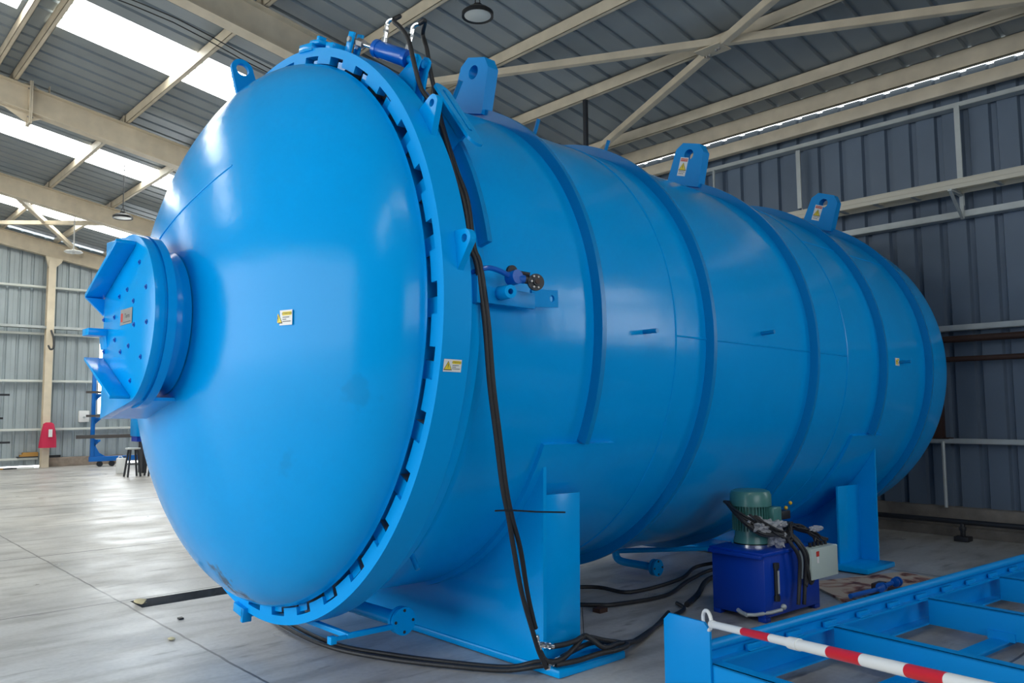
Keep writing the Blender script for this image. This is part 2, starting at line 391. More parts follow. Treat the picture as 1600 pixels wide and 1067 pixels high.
def roof():
    UP = .17
    strips = [(-1.5, -.5), (10.95, 12.0), (16.2, 17.2), (20.85, 22.3)]
    mb = MB(); pos = [YB-.2]
    for a, b in strips: pos += [a, b]
    pos.append(YG+.3)
    fx = lambda x: (lambda t, d: (x, t, rz(x)+UP+d))
    def run(m, a, b, xa, xb): sheet(m, ribs_profile(a, b, .034, 1, False, .333), fx(xa), fx(xb))
    for i in range(0, len(pos), 2):
        run(mb, pos[i], pos[i+1], 9.86, XR); run(mb, pos[i], pos[i+1], XR, XF-.1)
    k = 3
    for a, b in strips:
        run(mb, a, b, 2.42, 2.05); run(mb, a, b, XR+.3, XR-.3); run(mb, a, b, 9.86, 9.3 if a > 0 else 2.42)
        for xa, xb in ((9.3, 2.42), (2.05, XR+.3), (XR-.3, XF+1))[0 if a > 0 else 1:]:
            m2 = MB(); xa2, xb2 = xa, xb; sheet(m2, ribs_profile(a, b, .03, 1, False, .26), fx(xa2), fx(xb2), 1)
            struct(m2.build('window_%d' % k, ['sky', 'skyrib'], smooth=False)); k += 1
        run(mb, a, b, XF+1, XF-.1)
    struct(mb.build('ceiling', 'roofsheet', smooth=False))
roof()

# curbs
def curbs():
    mb = MB(); y = YB+.1; ln = .62
    mb.box((XW-.16, YB, 0), (XW+.12, YG, .10))
    mb.box((XW-.10, YB, .10), (XW+.12, YG, .31))
    struct(mb.build('baseboard_right', 'block', bevel=.006))
    mb = MB(); mb.box((5.35, YG-.14, 0), (7.2, YG-.02, .24)); struct(mb.build('baseboard_left', 'wood', bevel=.004))
curbs()

# ------------------------------------------------------------------ steel frame of the hall
ORD = ['first', 'second', 'third', 'fourth', 'fifth', 'sixth', 'seventh', 'eighth', 'ninth', 'tenth', 'eleventh', 'twelfth', 'thirteenth', 'fourteenth', 'fifteenth']
def i_beam(mb, a, b, h, wf, tf=.014, tw=.01):
    up = V((0, 0, 1))
    mb.beam(a, b, wf, tf, off=(0, h/2-tf/2)); mb.beam(a, b, wf, tf, off=(0, -h/2+tf/2)); mb.beam(a, b, tw, h-2*tf)
def rafters():
    rows = [(24.25, 'cream roof rafter against the pale gable wall, carrying the column top'),
            (19.25, 'cream roof rafter one bay before the gable wall, round lamp in front'),
            (14.07, 'cream roof rafter with a bolted splice plate, at far left of the photo'),
            (8.88, 'deep brown and cream roof rafter running down behind the top of the blue vessel'),
            (1.0, 'cream roof rafter over the near side of the hall')]
    for Y, lab in rows:
        t = thing('roof_rafter', lab, 'steel beam', (0, Y, 0), group='roof rafters')
        hh = .40
        mb = MB()
        def pt(x, off=0): return V((x, 0, rz(x)-.02-hh/2+off))
        i_beam(mb, pt(XW-.15), pt(XR), hh, .2); i_beam(mb, pt(XR), pt(XF+.1), hh, .2)
        mb.build('beam', 'cream', t, smooth=False)
        if abs(Y-14.07) < .01:
            m2 = MB(); x = 2.63
            for dx in (-.012, .012):
                z = rz(x); m2.box((x+dx-.010, -.12, z-.60), (x+dx+.010, .12, z+.07))
            m2.prism([(x-.02, -.006, rz(x)-.40), (x-.02, -.006, rz(x)-.58), (x-.45, -.006, rz(x-.45)-.41)], (0, .012, 0))
            m2.prism([(x+.02, -.006, rz(x)-.40), (x+.02, -.006, rz(x)-.55), (x+.22, -.006, rz(x+.22)-.41)], (0, .012, 0))
            m2.prism([(x+.02, -.006, rz(x)-.02), (x+.02, -.006, rz(x)+.06), (x+.2, -.006, rz(x+.2)-.01)], (0, .012, 0))
            m2.prism([(x-.02, -.006, rz(x)-.02), (x-.02, -.006, rz(x)+.06), (x-.2, -.006, rz(x-.2)-.01)], (0, .012, 0))
            sp = m2.build('splice_plate', 'cream', t, smooth=False)
            for z in (-.50, -.05, .03):
                for yy in (-.08, .08):
                    m3 = MB(); m3.cyl((x-.04, yy, rz(x)+z), (x+.04, yy, rz(x)+z), .014, 8); m3.build('bolt', 'steel', sp)
rafters()
PX = [9.056-1.2504*k for k in range(5)]+[2.42, 2.13, .88, -.37, -1.62, -2.9, -4.2, -5.5]
def purlins():
    for i, x in enumerate(PX+[9.64]):
        mb = MB(); z = rz(x) if i < len(PX) else 5.19; h = .15 if i < len(PX) else .205
        mb.box((x-.03, YB, z), (x+.03, YG, z+.006)); mb.box((x-.03, YB, z+h-.006), (x+.03, YG, z+h))
        mb.box((x-.03, YB, z), (x-.025, YG, z+h)); mb.box((x+.025, YB, z), (x+.03, YG, z+.03))
        lab = ('cream roof purlin, %s one up the slope from the light gap at the right eave' % ORD[i+1]) if i < len(PX) else 'lowest cream roof purlin, right above the bright light gap at the eave'
        tag(mb.build('roof_purlin', 'cream', smooth=False), lab, 'steel beam', 'roof purlins')
    # purlin cleats standing on the rafters where they show
    for Y, nm in ((14.07, 'middle'), (19.25, 'far'), (8.88, 'near')):
        for i, x in enumerate((PX[2], PX[3], PX[4], 2.95)):
            mb = MB(); z = rz(x)-.02; mb.box((x-.06, Y-.05, z), (x-.05, Y+.05, z+.15)); mb.box((x-.06, Y-.05, z), (x, Y+.05, z+.008))
            tag(mb.build('purlin_cleat', 'cream', smooth=False), 'small cream cleat on the %s roof rafter, %s one from the vessel side' % (nm, ORD[i]), 'steel bracket', 'purlin cleats on the rafters')
purlins()
def braces():
    def angle_bar(a, b, lab, wd=.08):
        mb = MB(); mb.beam(a, b, wd, .008); mb.beam(a, b, .008, wd, off=(wd/2, wd/2)); tag(mb.build('roof_brace', 'cream', smooth=False), lab, 'steel brace', 'diagonal roof braces')
    def rp(x, y, d): return (x, y, rz(x)-d)
    angle_bar(rp(9.25, 8.80, .13), rp(7.72, 5.13, .13), 'cream angle brace rising from the eave to the crossing joint, behind the vessel top')
    angle_bar(rp(7.60, 4.83, .13), rp(6.05, 1.1, .13), 'cream angle brace from the crossing joint up to the top edge of the photo')
    angle_bar(rp(6.05, 8.85, .10), rp(9.15, 1.1, .10), 'long flat cream brace crossing the roof from the cylinder to the right corner')
    mb = MB(); x, y = 7.66, 5.0; z = rz(x)-.115
    mb.box((x-.14, y-.16, z-.006), (x+.10, y+.17, z+.006)); j = mb.build('gusset_plate', 'cream', smooth=False)
    tag(j, 'cream gusset plate with bolts where the two roof braces cross', 'steel plate')
    for dx, dy in ((-.05, -.1), (-.03, -.05), (.03, .08), (.05, .13)):
        m = MB(); m.cyl((x+dx, y+dy, z-.03), (x+dx, y+dy, z+.01), .016, 8); m.build('bolt', 'steel', j)
    angle_bar(rp(3.2, 19.35, .22), rp(5.9, 24.1, .22), 'cream angle brace falling right toward the gable rafter, far left', .09)
    angle_bar(rp(3.0, 24.1, .26), rp(5.6, 19.4, .26), 'cream angle brace running level across the far bay, far left', .09)
braces()
def right_wall_steel():
    for i, (z, h) in enumerate(((1.01, .05), (2.25, .06), (3.50, .07), (4.75, .05))):
        mb = MB(); mb.box((XW-.15, YB, z-.003), (XW-.02, YG, z+.003)); mb.box((XW-.15, YB, z), (XW-.145, YG, z+h)); mb.box((XW-.03, YB, z), (XW-.025, YG, z+h))
        tag(mb.build('wall_girt', 'galv', smooth=False), 'pale steel girt along the dark right wall, %s one above the curb' % ORD[i], 'steel rail', 'girts on the right wall')
    mb = MB(); mb.box((XW-.24, YB, 4.895), (XW-.13, YG, 5.045))
    tag(mb.build('eave_beam', 'cream', bevel=.008), 'deep cream eave beam under the light gap along the right wall', 'steel beam')
    # dark brown stub column
    mb = MB(); mb.box((XW-.14, 3.48, 1.05), (XW-.02, 3.60, 2.25)); mb.box((XW-.15, 3.40, 1.05), (XW-.02, 3.67, 1.07))
    tag(mb.build('stub_post', 'brown_steel', bevel=.004), 'dark brown post between two girts beside the vessel end', 'steel post')
    for lab, y, z0, z1 in (('thin grey conduit rising from the curb below the brown post', 3.46, .31, 1.03),
                           ('grey hanger strip at right, from the upper girt to the cable tray', 3.14, 3.62, 4.76),
                           ('grey hanger strip above the far lifting lug, dropping to the cable tray', 5.04, 3.85, 4.72),
                           ('thin wall conduit dropping behind the middle lifting lug', 6.30, 3.4, 4.75)):
        mb = MB(); r = .02 if 'conduit' in lab else .03
        if r == .02: mb.cyl((XW-.17, y, z0), (XW-.17, y, z1), .018, 10)
        else: mb.box((XW-.165, y-.028, z0+.11), (XW-.15, y+.028, z1)); mb.box((XW-.15, y-.028, z0), (XW-.145, y-.02, z1))
        tag(mb.build('wall_conduit' if r == .02 else 'tray_hanger', 'galv', smooth=r == .02), lab, 'wall fitting')
    # cable tray
    t = thing('cable_tray', 'pale cable tray on brackets running along the right wall', 'cable tray', (XW-.3, 0, 3.75))
    for dx in (-.17, .10):
        mb = MB(); mb.box((dx-.004, YB, 0), (dx+.004, YG, .10)); mb.box((dx-.012, YB, .095), (dx+.012, YG, .103)); mb.box((dx-.012, YB, .045), (dx-.004, YG, .052)); mb.build('side_rail', 'traycream', t, smooth=False)
    yy = .2
    while yy < 9.5:
        mb = MB(); mb.box((-.17, yy-.02, .005), (.10, yy+.02, .02)); mb.build('rung', 'galv', t, smooth=False); yy += .42
    for y in (3.14, 6.3, 9.4):
        mb = MB(); mb.box((-.2, y-.02, -.02), (.16, y+.02, 0)); mb.beam((-.18, y, -.02), (.15, y, -.27), .03, .02); mb.box((.14, y-.02, -.27), (.16, y+.02, 0)); mb.build('bracket', 'galv', t, smooth=False)
    # pipes
    for z, x, r, lab in ((2.15, XW-.20, .038, 'dark brown pipe right under the second girt of the right wall'), (1.93, XW-.2, .03, 'black pipe along the right wall below the brown pipe')):
        mb = MB(); mb.cyl((x, YB+.2, z), (x, YG-.3, z), r, 12); tag(mb.build('wall_pipe', 'brown_steel' if 'brown' in lab else 'dark_pipe'), lab, 'pipe')
    t = thing('floor_pipe', 'black pipe low along the curb of the right wall with support feet', 'pipe', (XW-.42, 0, 0))
    mb = MB(); mb.cyl((0, YB+.2, .20), (0, 12, .20), .028, 12); mb.build('pipe', 'dark_pipe', t)
    for y in (3.22, 6.4, .1):
        mb = MB(); mb.cyl((0, y, .05), (0, y, .19), .025, 10); mb.cyl((0, y, .11), (0, y, .15), .035, 10); mb.box((-.07, y-.07, 0), (.07, y+.07, .05)); mb.build('support_foot', 'dark_pipe', t, bevel=.004)
    for x, y, z0, z1, lab in ((7.81, 7.12, 0, rz(7.81), 'thin black vertical pipe rising behind the vessel up to a roof purlin'), (8.6, 8.40, 0, 5.45, 'short black pipe end showing just above the vessel top')):
        mb = MB(); mb.cyl((x, y, z0), (x, y, z1), .035 if z0 == 0 else .03, 12); tag(mb.build('standpipe', 'dark_pipe'), lab, 'pipe')
right_wall_steel()
def left_wall_steel():
    for i, (z, x0, x1) in enumerate(((.21, XF, 5.08), (.97, XF, XW), (2.25, XF, XW), (3.51, XF, XW), (4.77, XF, XW-1))):
        mb = MB(); mb.box((x0, YG-.15, z-.004), (x1, YG-.02, z+.004)); mb.box((x0, YG-.15, z), (x1, YG-.144, z+.055))
        tag(mb.build('wall_girt', 'palegirt', smooth=False), 'pale steel girt along the gable wall at left, %s one above the floor' % ORD[i], 'steel rail', 'girts on the gable wall')
    mb = MB(); mb.box((XF, YG-.30, 3.66), (XW, YG-.28, 3.74)); mb.box((XF, YG-.30, 3.66), (XW, YG-.18, 3.67)); mb.box((XF, YG-.20, 3.66), (XW, YG-.18, 3.74))
    tag(mb.build('cable_tray', 'galv', smooth=False), 'narrow pale cable tray on the gable wall at left', 'cable tray')
    t = thing('gable_column', 'slim cream steel column standing at the pale gable wall', 'steel column', (5.2, YG-.28, 0))
    mb = MB(); i_beam(mb, (0, 0, 0), (0, 0, 5.55), .24, .24) if False else None
    mb.box((-.09, -.10, 0), (.09, -.088, 5.5)); mb.box((-.09, .088, 0), (.09, .10, 5.5)); mb.box((-.006, -.09, 0), (.006, .09, 5.5)); mb.build('shaft', 'cream', t, smooth=False)
    mb = MB(); mb.prism([(-.16, -.05, 5.62), (.26, -.05, 5.56), (.22, -.05, 5.46), (.09, -.05, 5.32), (-.09, -.05, 5.32)], (0, .1, 0)); mb.build('head_bracket', 'cream', t, smooth=False)
    mb = MB(); mb.tube(smooth_path([(.02, -.12, 3.62), (.06, -.22, 3.4), (.05, -.3, 3.15), (-.02, -.3, 3.1), (-.06, -.24, 3.2)]), .025, 8); mb.build('hook', 'dark_pipe', t)
    t = thing('equipment_cover', 'crimson cloth cover with a white label hanging on the gable column', 'cover', (5.22, YG-.52, 0))
    mb = MB(); n = 14; rows = [(1.18, .07, .05), (1.14, .13, .08), (.95, .165, .09), (.75, .19, .10), (.52, .215, .11)]
    R = []
    for z, a, b in rows: R.append([mb.bm.verts.new((a*math.cos(2*PI*k/n)*(1+.06*math.sin(3*k+z*9)), b*math.sin(2*PI*k/n), z)) for k in range(n)])
    for a, b in zip(R, R[1:]):
        for k in range(n): mb.face([a[k], a[(k+1) % n], b[(k+1) % n], b[k]])
    mb.face(R[0]); mb.face(R[-1]); mb.build('cloth', 'redbag', t, angle=60)
    mb = MB(); mb.box((-.02, -.125, .80), (.07, -.115, 1.0)); mb.build('label_tag', 'white', t)
    # small electrical box
    mb = MB(); mb.box((6.17-.13, YG-.10, 1.17), (6.17+.13, YG-.0, 1.48)); b = tag(mb.build('switch_box', 'white', bevel=.01), 'white electrical box on the gable wall beside the blue rack', 'electrical box')
    mb = MB(); mb.cyl((6.17, YG-.10, 1.3), (6.17, YG-.12, 1.3), .03, 10); mb.build('button', 'galv', b)
left_wall_steel()

def left_clutter():
    # blue cantilever rack on castors
    t = thing('cantilever_rack', 'blue wheeled cantilever rack with dark bars, near the gable wall', 'storage rack', (0, 23.3, 0))
    mb = MB(); mb.box((6.08, -.05, .22), (6.17, .05, 2.55)); mb.build('post', 'rackblue', t, bevel=.01)
    mb = MB(); mb.box((8.9, -.05, .22), (9.02, .05, 2.55)); mb.build('post', 'rackblue', t, bevel=.01)
    mb = MB(); mb.box((6.06, -.06, .14), (9.02, .06, .27)); mb.build('base_rail', 'rackblue', t, bevel=.01)
    mb = MB(); mb.prism([(6.17, -.03, .27), (6.45, -.03, .27), (6.30, -.03, .36), (6.22, -.03, .50), (6.17, -.03, .66)], (0, .06, 0)); mb.build('corner_brace', 'rackblue', t)
    for z in (1.92, 1.30, .72):
        mb = MB(); mb.box((6.18, -.3, z-.05), (6.24, .02, z)); mb.prism([(6.17, -.03, z-.05), (6.32, -.03, z-.04), (6.17, -.03, z-.18)], (0, .05, 0)); mb.build('arm', 'rackblue', t)
    for x in (6.32, 6.62, 8.8):
        mb = MB(); mb.cyl((x, -.04, .07), (x, .04, .07), .07, 14); mb.box((x-.03, -.05, .07), (x+.03, .05, .15)); mb.build('castor', 'dark_pipe', t)
    for z, x0, x1, lab in ((1.93, 5.88, 8.6, 'dark steel bar on the top arm of the blue rack'), (1.31, 5.90, 8.6, 'dark steel bar on the middle arm of the blue rack'), (.755, 5.68, 8.8, 'longest dark steel bar on the lowest arm of the blue rack')):
        mb = MB(); mb.box((x0, 23.02, z), (x1, 23.1, z+(.09 if z < 1 else .06))); tag(mb.build('steel_bar', 'barsteel'), lab, 'metal bar', 'bars stored on the blue rack')
    for z, x1, lab in ((1.86, 4.20, 'top dark bar end at the left photo edge, near the gable wall'), (1.28, 4.08, 'middle dark bar end at the left photo edge, near the gable wall'), (.68, 4.25, 'lowest dark bar end at the left photo edge, near the gable wall')):
        mb = MB(); mb.box((1.5, 23.3, z), (x1, 23.38, z+.05)); tag(mb.build('steel_bar', 'dark_pipe'), lab, 'metal bar', 'bars of the left rack')
    t = thing('cantilever_rack', 'second rack beyond the left photo edge, holding three dark bars', 'storage rack', (2.4, 23.34, 0))
    mb = MB(); mb.box((-.05, .06, .1), (.05, .16, 2.4)); mb.build('post', 'rackblue', t)
    mb = MB(); mb.box((-.6, .04, 0), (.6, .16, .12)); mb.build('base_rail', 'rackblue', t)
    for z in (1.86, 1.28, .68): mb = MB(); mb.box((-.04, -.1, z-.04), (.04, .1, z)); mb.build('arm', 'rackblue', t)
    # boards
    mb = MB(); mb.box((4.66, YG-.17, .295), (5.08, YG-.05, .345)); mb.box((4.72, YG-.17, .345), (5.08, YG-.05, .40)); o = mb.build('timber_offcut', 'orangewood'); o.location = (0, 0, 0)
    tag(o, 'orange timber offcuts on the dark plank beside the gable column', 'timber')
    mb = MB(); mb.box((4.60, YG-.18, .266), (5.08, YG-.03, .294)); tag(mb.build('dark_plank', 'dark_pipe'), 'dark plank on the lowest girt under the orange timber offcuts', 'board')
    for x0, x1, y, m_, lab in ((3.6, 4.25, 24.0, 'orangewood', 'tan board lying on the floor along the gable wall'), (4.25, 4.55, 24.0, 'black', 'black strip lying on the floor by the gable wall'), (4.55, 4.95, 24.05, 'white', 'white board piece on the floor left of the column')):
        mb = MB(); mb.box((x0, y, 0), (x1, y+.1, .035)); tag(mb.build('floor_board', m_), lab, 'board')
    mb = MB(); mb.box((5.2, YG-.14, .31-.07), (5.62, YG-.03, .30)); tag(mb.build('timber_block', 'black'), 'dark strip on the kerb beside the gable column', 'board')
    # stools
    for k, (x, y, lab) in enumerate(((5.86, 19.1, 'dark three-legged stool with pale round seat, left one near the blue machine'), (6.28, 19.05, 'dark stool half hidden behind the vessel, under the blue machine'))):
        t = thing('workshop_stool', lab, 'stool', (x, y, 0), group='workshop stools')
        mb = MB(); mb.lathe([(0, 0), (0, .15), (.03, .16), (.035, .15), (.035, 0)], (0, 0, .60), (0, 0, 1), 20, ref=(1, 0, 0)); mb.build('seat', 'galv', t)
        for j in range(4):
            a = PI/4+j*PI/2; mb = MB(); mb.cyl((.10*math.cos(a), .10*math.sin(a), .60), (.19*math.cos(a), .19*math.sin(a), 0), .022, 8); mb.build('leg', 'dark_pipe', t)
        mb = MB()
        for j in range(4):
            a = PI/4+j*PI/2; b = a+PI/2; mb.cyl((.148*math.cos(a), .148*math.sin(a), .28), (.148*math.cos(b), .148*math.sin(b), .28), .01, 6)
        mb.build('foot_ring', 'dark_pipe', t)
    t = thing('jerrycan', 'white plastic jerrycan on the floor behind the stools', 'canister', (5.98, 20.3, 0))
    mb = MB(); mb.box((-.10, -.08, 0), (.10, .08, .36)); mb.build('body', 'white', t, bevel=.02)
    mb = MB(); mb.cyl((.065, 0, .36), (.065, 0, .395), .025, 12); mb.build('cap', 'dark_pipe', t)
    mb = MB(); mb.tube([(-.075, 0, .36), (-.06, 0, .40), (0, 0, .40), (.02, 0, .36)], .01, 8); mb.build('handle', 'white', t)
    t = thing('bench_machine', 'small bright blue machine head on a dark stand, behind the dome', 'machine', (6.9, 20.1, 0))
    mb = MB(); mb.box((-.72, -.2, .86), (.5, .3, 1.30)); mb.build('housing', 'blue_steel', t, bevel=.02)
    mb = MB(); mb.box((-.70, -.15, .74), (.45, .25, .86)); mb.build('tray', 'navy', t)
    mb = MB(); mb.cyl((-.45, -.2, 1.1), (-.45, -.34, 1.1), .05, 10); mb.cyl((-.6, -.2, 1.1), (-.6, -.28, 1.1), .04, 10); mb.build('knob', 'dark_pipe', t)
    for dx in (-.5, .35): mb = MB(); mb.box((dx-.05, -.1, 0), (dx+.05, .2, .74)); mb.build('leg', 'dark_pipe', t)
left_clutter()

def lamps():
    def highbay(x, y, z, r, lab, ztop):
        t = thing('highbay_lamp', lab, 'ceiling lamp', (x, y, z), group='round ceiling lamps')
        mb = MB(); mb.lathe([(.0, r*.82), (-.012, r), (.03, r), (.07, r*.7), (.075, r*.3), (.12, r*.28), (.12, 0)], (0, 0, 0), (0, 0, 1), 32, ref=(1, 0, 0)); mb.build('housing', 'black' if r > .15 else 'galv', t)
        mb = MB(); mb.lathe([(-.014, 0), (-.012, r*.55), (-.002, r*.84), (.005, r*.84)], (0, 0, 0), (0, 0, 1), 32, ref=(1, 0, 0)); mb.build('diffuser', 'lens', t)
        mb = MB(); mb.tube([(-.03, 0, .12), (-.03, 0, .17), (0, 0, .2), (.03, 0, .17), (.03, 0, .12)], .006, 6); mb.cyl((0, 0, .2), (0, 0, ztop-z), .008, 6); mb.build('hanger', 'dark_pipe', t)
    highbay(5.16, 6.19, 5.50, .165, 'round black lamp with pale lens hanging over the vessel', rz(5.16)+.0)
    highbay(4.77, 16.6, 5.22, .185, 'round lamp on a cable in front of the middle rafters, above the dome', rz(4.77)+.2)
    t = thing('ceiling_fan', 'small pale round fixture on a stem below the far rafter', 'ceiling fixture', (4.80, 20.3, 5.10))
    mb = MB(); mb.lathe([(0, 0), (-.01, .17), (.01, .2), (.03, .17), (.05, .04), (.08, .03)], (0, 0, 0), (0, 0, 1), 28, ref=(1, 0, 0)); mb.build('disc', 'white', t)
    mb = MB(); mb.cyl((0, 0, .05), (0, 0, rz(4.8)-5.1+.16), .014, 8); mb.build('stem', 'white', t)
    mb = MB(); mb.ball((0, 0, -.015), .03, 10); mb.build('cap', 'white', t)
    # two slack cables crossing left of the deep rafter
    for k, dy in enumerate((0, .12)):
        pts = [(1.5+.42*i, 9.30+dy+.05*math.sin(i), rz(1.5+.42*i)-.44-.02*math.sin(i*1.3)) for i in range(19)]
        mb = MB(); mb.tube(pts, .007, 6); tag(mb.build('ceiling_cable', 'rubber'), ('upper' if k else 'lower')+' thin dark cable strung under the roof left of the deep rafter', 'cable', 'cables under the roof')
lamps()

# ------------------------------------------------------------------ the pressure vessel
C1 = V((2.2, 4.62418, 1.90556-.0)); AX = V((1, .0103, -.0153)).normalized()
C1.z = .2183*2.2+H
EV = V((0, 0, 1)); EV = (EV-AX*EV.dot(AX)).normalized(); EL = EV.cross(AX)
ves = thing('autoclave', 'huge bright blue horizontal pressure vessel on two saddles', 'pressure vessel')
ves.matrix_world = Matrix(((AX.x, EL.x, EV.x, C1.x), (AX.y, EL.y, EV.y, C1.y), (AX.z, EL.z, EV.z, C1.z), (0, 0, 0, 1)))
def tow(p): return C1+AX*p[0]+EL*p[1]+EV*p[2]
GZ = -C1.z                                   # floor height in vessel space is close to this
def gl(x, y): return -(C1.z+AX.z*x)/EV.z      # local z of the floor below local x
def pol(x, r, deg): a = rad(deg); return V((x, -r*math.cos(a), r*math.sin(a)))
RS, RRIB = 1.60, 1.664
XB, XC, XD, XE, XFF = 1.1735, 2.2752, 3.6839, 4.9379, 5.9833
def lathe_part(name, prof, m_='blue', n=160, closed=False, a0=None, a1=None, parent=ves, angle=30, bevel=0):
    mb = MB()
    if a0 is None: mb.lathe(prof, n=n, closed=closed, ref=(0, -1, 0))
    else: mb.lathe(prof, n=n, closed=closed, a0=-rad(a1), a1=-rad(a0), ref=(0, -1, 0))
    return mb.build(name, m_, parent, angle=angle, bevel=bevel)

# shell with rear head
A_, RD, X0D, ND = .635, 1.607, -.03, 1.74
prof = [(.19, 1.50), (.19, 1.665), (.26, 1.665), (.30, 1.62), (.36, 1.60)]
x = .36
while x < 6.4: prof.append((x, 1.60)); x += .5
prof += [(6.49+.52*math.sin(t), 1.60*math.cos(t)) for t in [PI/2*k/24 for k in range(25)]]
shell = lathe_part('shell', prof, n=192)
# ribs
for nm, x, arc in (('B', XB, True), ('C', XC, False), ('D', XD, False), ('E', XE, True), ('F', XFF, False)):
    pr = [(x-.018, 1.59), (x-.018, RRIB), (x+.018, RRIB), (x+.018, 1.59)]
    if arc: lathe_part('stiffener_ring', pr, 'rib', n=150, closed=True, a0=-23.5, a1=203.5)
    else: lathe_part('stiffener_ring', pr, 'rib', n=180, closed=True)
# weld beads
for x in (1.93, 4.30):
    mb = MB(); mb.tube([pol(x, 1.6005, 360*k/160) for k in range(161)], .006, 6, cap=False); mb.build('weld_seam', 'blue', ves)
for xa, xb, a in ((1.93, 4.30, 0.), (.36, 1.93, 96), (4.3, 6.45, 40)):
    mb = MB(); mb.tube([pol(xa+(xb-xa)*k/10, 1.6005, a) for k in range(11)], .006, 6); mb.build('weld_seam', 'blue', ves)

# door with toothed rim
def dome_x(y, z): return X0D-A_*max(0, 1-(math.hypot(y, z)/RD)**ND)**(1/ND)
prof = [(X0D-A_*math.cos(t)**(2/ND), RD*math.sin(t)**(2/ND)) for t in [PI/2*k/60 for k in range(60)]]+[(X0D, RD)]
prof += [(-.018, RD+.004), (-.008, RD-.004), (-.004, RD-.035), (.0, 1.565), (.14, 1.565), (.14, 1.45)]
door = lathe_part('door', prof, 'doorpaint', n=192)
NT = 34; G0 = -1.4; PT = 360/NT
for k in range(NT):
    a = G0+PT*k; mb = MB(); pts = []
    s0, s1 = a-.3, a+3.0
    poly = [pol(.022, 1.55, s0), pol(.022, 1.646, s0), pol(.022, 1.647, (s0+s1)/2), pol(.022, 1.646, s1), pol(.022, 1.55, s1)]
    mb.mi = 1; mb.prism(poly, (.098, 0, 0)); mb.mi = 0; mb.prism([p-V((.0015, 0, 0)) for p in poly], (.008, 0, 0)); mb.build('door_lug', ['blue', 'steel'], door, smooth=False)
mb = MB()
p0 = (-.506, .821); p1 = (.30, .506); mb.tube([(dome_x(p0[0]+(p1[0]-p0[0])*t, p0[1]+(p1[1]-p0[1])*t)-.001, p0[0]+(p1[0]-p0[0])*t, p0[1]+(p1[1]-p0[1])*t) for t in [k/12 for k in range(13)]], .0045, 6)
mb.build('weld_seam', 'blue', door)
# lifting eye on the door
mb = MB(); c = V((-.12, .286, 1.719)); th = math.atan2(c.z, -c.y)
ur = V((0, -math.cos(th), math.sin(th))); ut = V((0, math.sin(th), math.cos(th)))
pol2 = [(-.04, -.20), (.13, -.20)]+[(.074*math.cos(t), .074*math.sin(t)) for t in [PI*k/14 for k in range(15)]]
mb.holed(pol2, (0, 0), .042, c-ut*.012, V((1, 0, 0)), ur, ut*.024); mb.build('lifting_eye', 'blue_steel', door, angle=40)

# locking ring (inner teeth)
def polar_plate(mb, rin, rout, x0, x1, n):
    step = 360/n
    for i in range(n):
        a, b = i*step, (i+1)*step; r_ = rin((a+b)/2)
        q = lambda x, r, t: mb.bm.verts.new(pol(x, r, t))
        for F in (((x0, r_, a), (x0, rout, a), (x0, rout, b), (x0, r_, b)), ((x1, r_, a), (x1, r_, b), (x1, rout, b), (x1, rout, a)),
                  ((x0, r_, a), (x0, r_, b), (x1, r_, b), (x1, r_, a)), ((x0, rout, a), (x1, rout, a), (x1, rout, b), (x0, rout, b))):
            mb.face([q(*p) for p in F])
        r2 = rin((a+b)/2+step)
        if abs(r2-r_) > 1e-4: mb.face([q(x0, r_, b), q(x0, r2, b), q(x1, r2, b), q(x1, r_, b)])
    bmesh.ops.remove_doubles(mb.bm, verts=mb.bm.verts[:], dist=1e-5)
def rin(t):
    u = (t-G0) % PT
    return 1.664 if u < 5.0 else 1.620
mb = MB(); polar_plate(mb, rin, 1.713, 0, .05, NT*8)
ring_prof = None
mb.lathe([(.05, 1.668), (.05, 1.713), (.165, 1.713), (.17, 1.708), (.17, 1.668)], n=272, closed=True, ref=(0, -1, 0))
lock = mb.build('locking_ring', 'ringpaint', ves, angle=25)
mb = MB(); mb.lathe([(.125, 1.50), (.125, 1.662), (.19, 1.662), (.19, 1.5)], n=160, closed=True, ref=(0, -1, 0)); mb.build('shell_flange', 'steel', ves)
# pads on top of the ring, bottom stop blocks
def ring_block(mb, deg, w_, r0, r1, x0, x1):
    a = rad(deg); ur = V((0, -math.cos(a), math.sin(a))); ut = V((0, math.sin(a), math.cos(a)))
    pts = []
    for x in (x0, x1):
        for r, s in ((r0, -1), (r0, 1), (r1, 1), (r1, -1)): pts.append(V((x, 0, 0))+ur*r+ut*(s*w_/2))
    mb.hexa(pts)
mb = MB(); ring_block(mb, 78.2, .16, 1.70, 1.745, -.012, .15); ring_block(mb, 75.5, .12, 1.74, 1.765, 0, .10); ring_block(mb, 74.3, .03, 1.76, 1.785, 0, .05); ring_block(mb, 70.5, .09, 1.70, 1.750, .02, .14)
mb.build('stop_block', 'blue', lock, bevel=.003)
mb = MB(); ring_block(mb, 101.5-200.6, .14, 1.69, 1.745, -.03, .12); ring_block(mb, -97.2, .03, 1.69, 1.775, -.03, .03)
mb.build('stop_block', 'blue', lock, bevel=.003)
def ear(deg, x, parent, h=.11, tilt=0):
    mb = MB(); a = rad(deg); ur = V((0, -math.cos(a), math.sin(a))); ut = V((0, math.sin(a), math.cos(a)))
    poly = [(-.105, 0), (.085, 0), (.085, .02)]+[(.045*math.cos(t)+.03, .045*math.sin(t)+h-.045) for t in [PI*.05+PI*.75*k/10 for k in range(11)]]
    mb.holed(poly, (.03, h-.045), .02, ur*1.708+V((x, 0, 0)), ut, ur, (.035, 0, 0)); return mb.build('ear_plate', 'blue', parent, angle=35)
ear(9.2, .085, lock, .115); ear(34.6, .10, lock, .14)

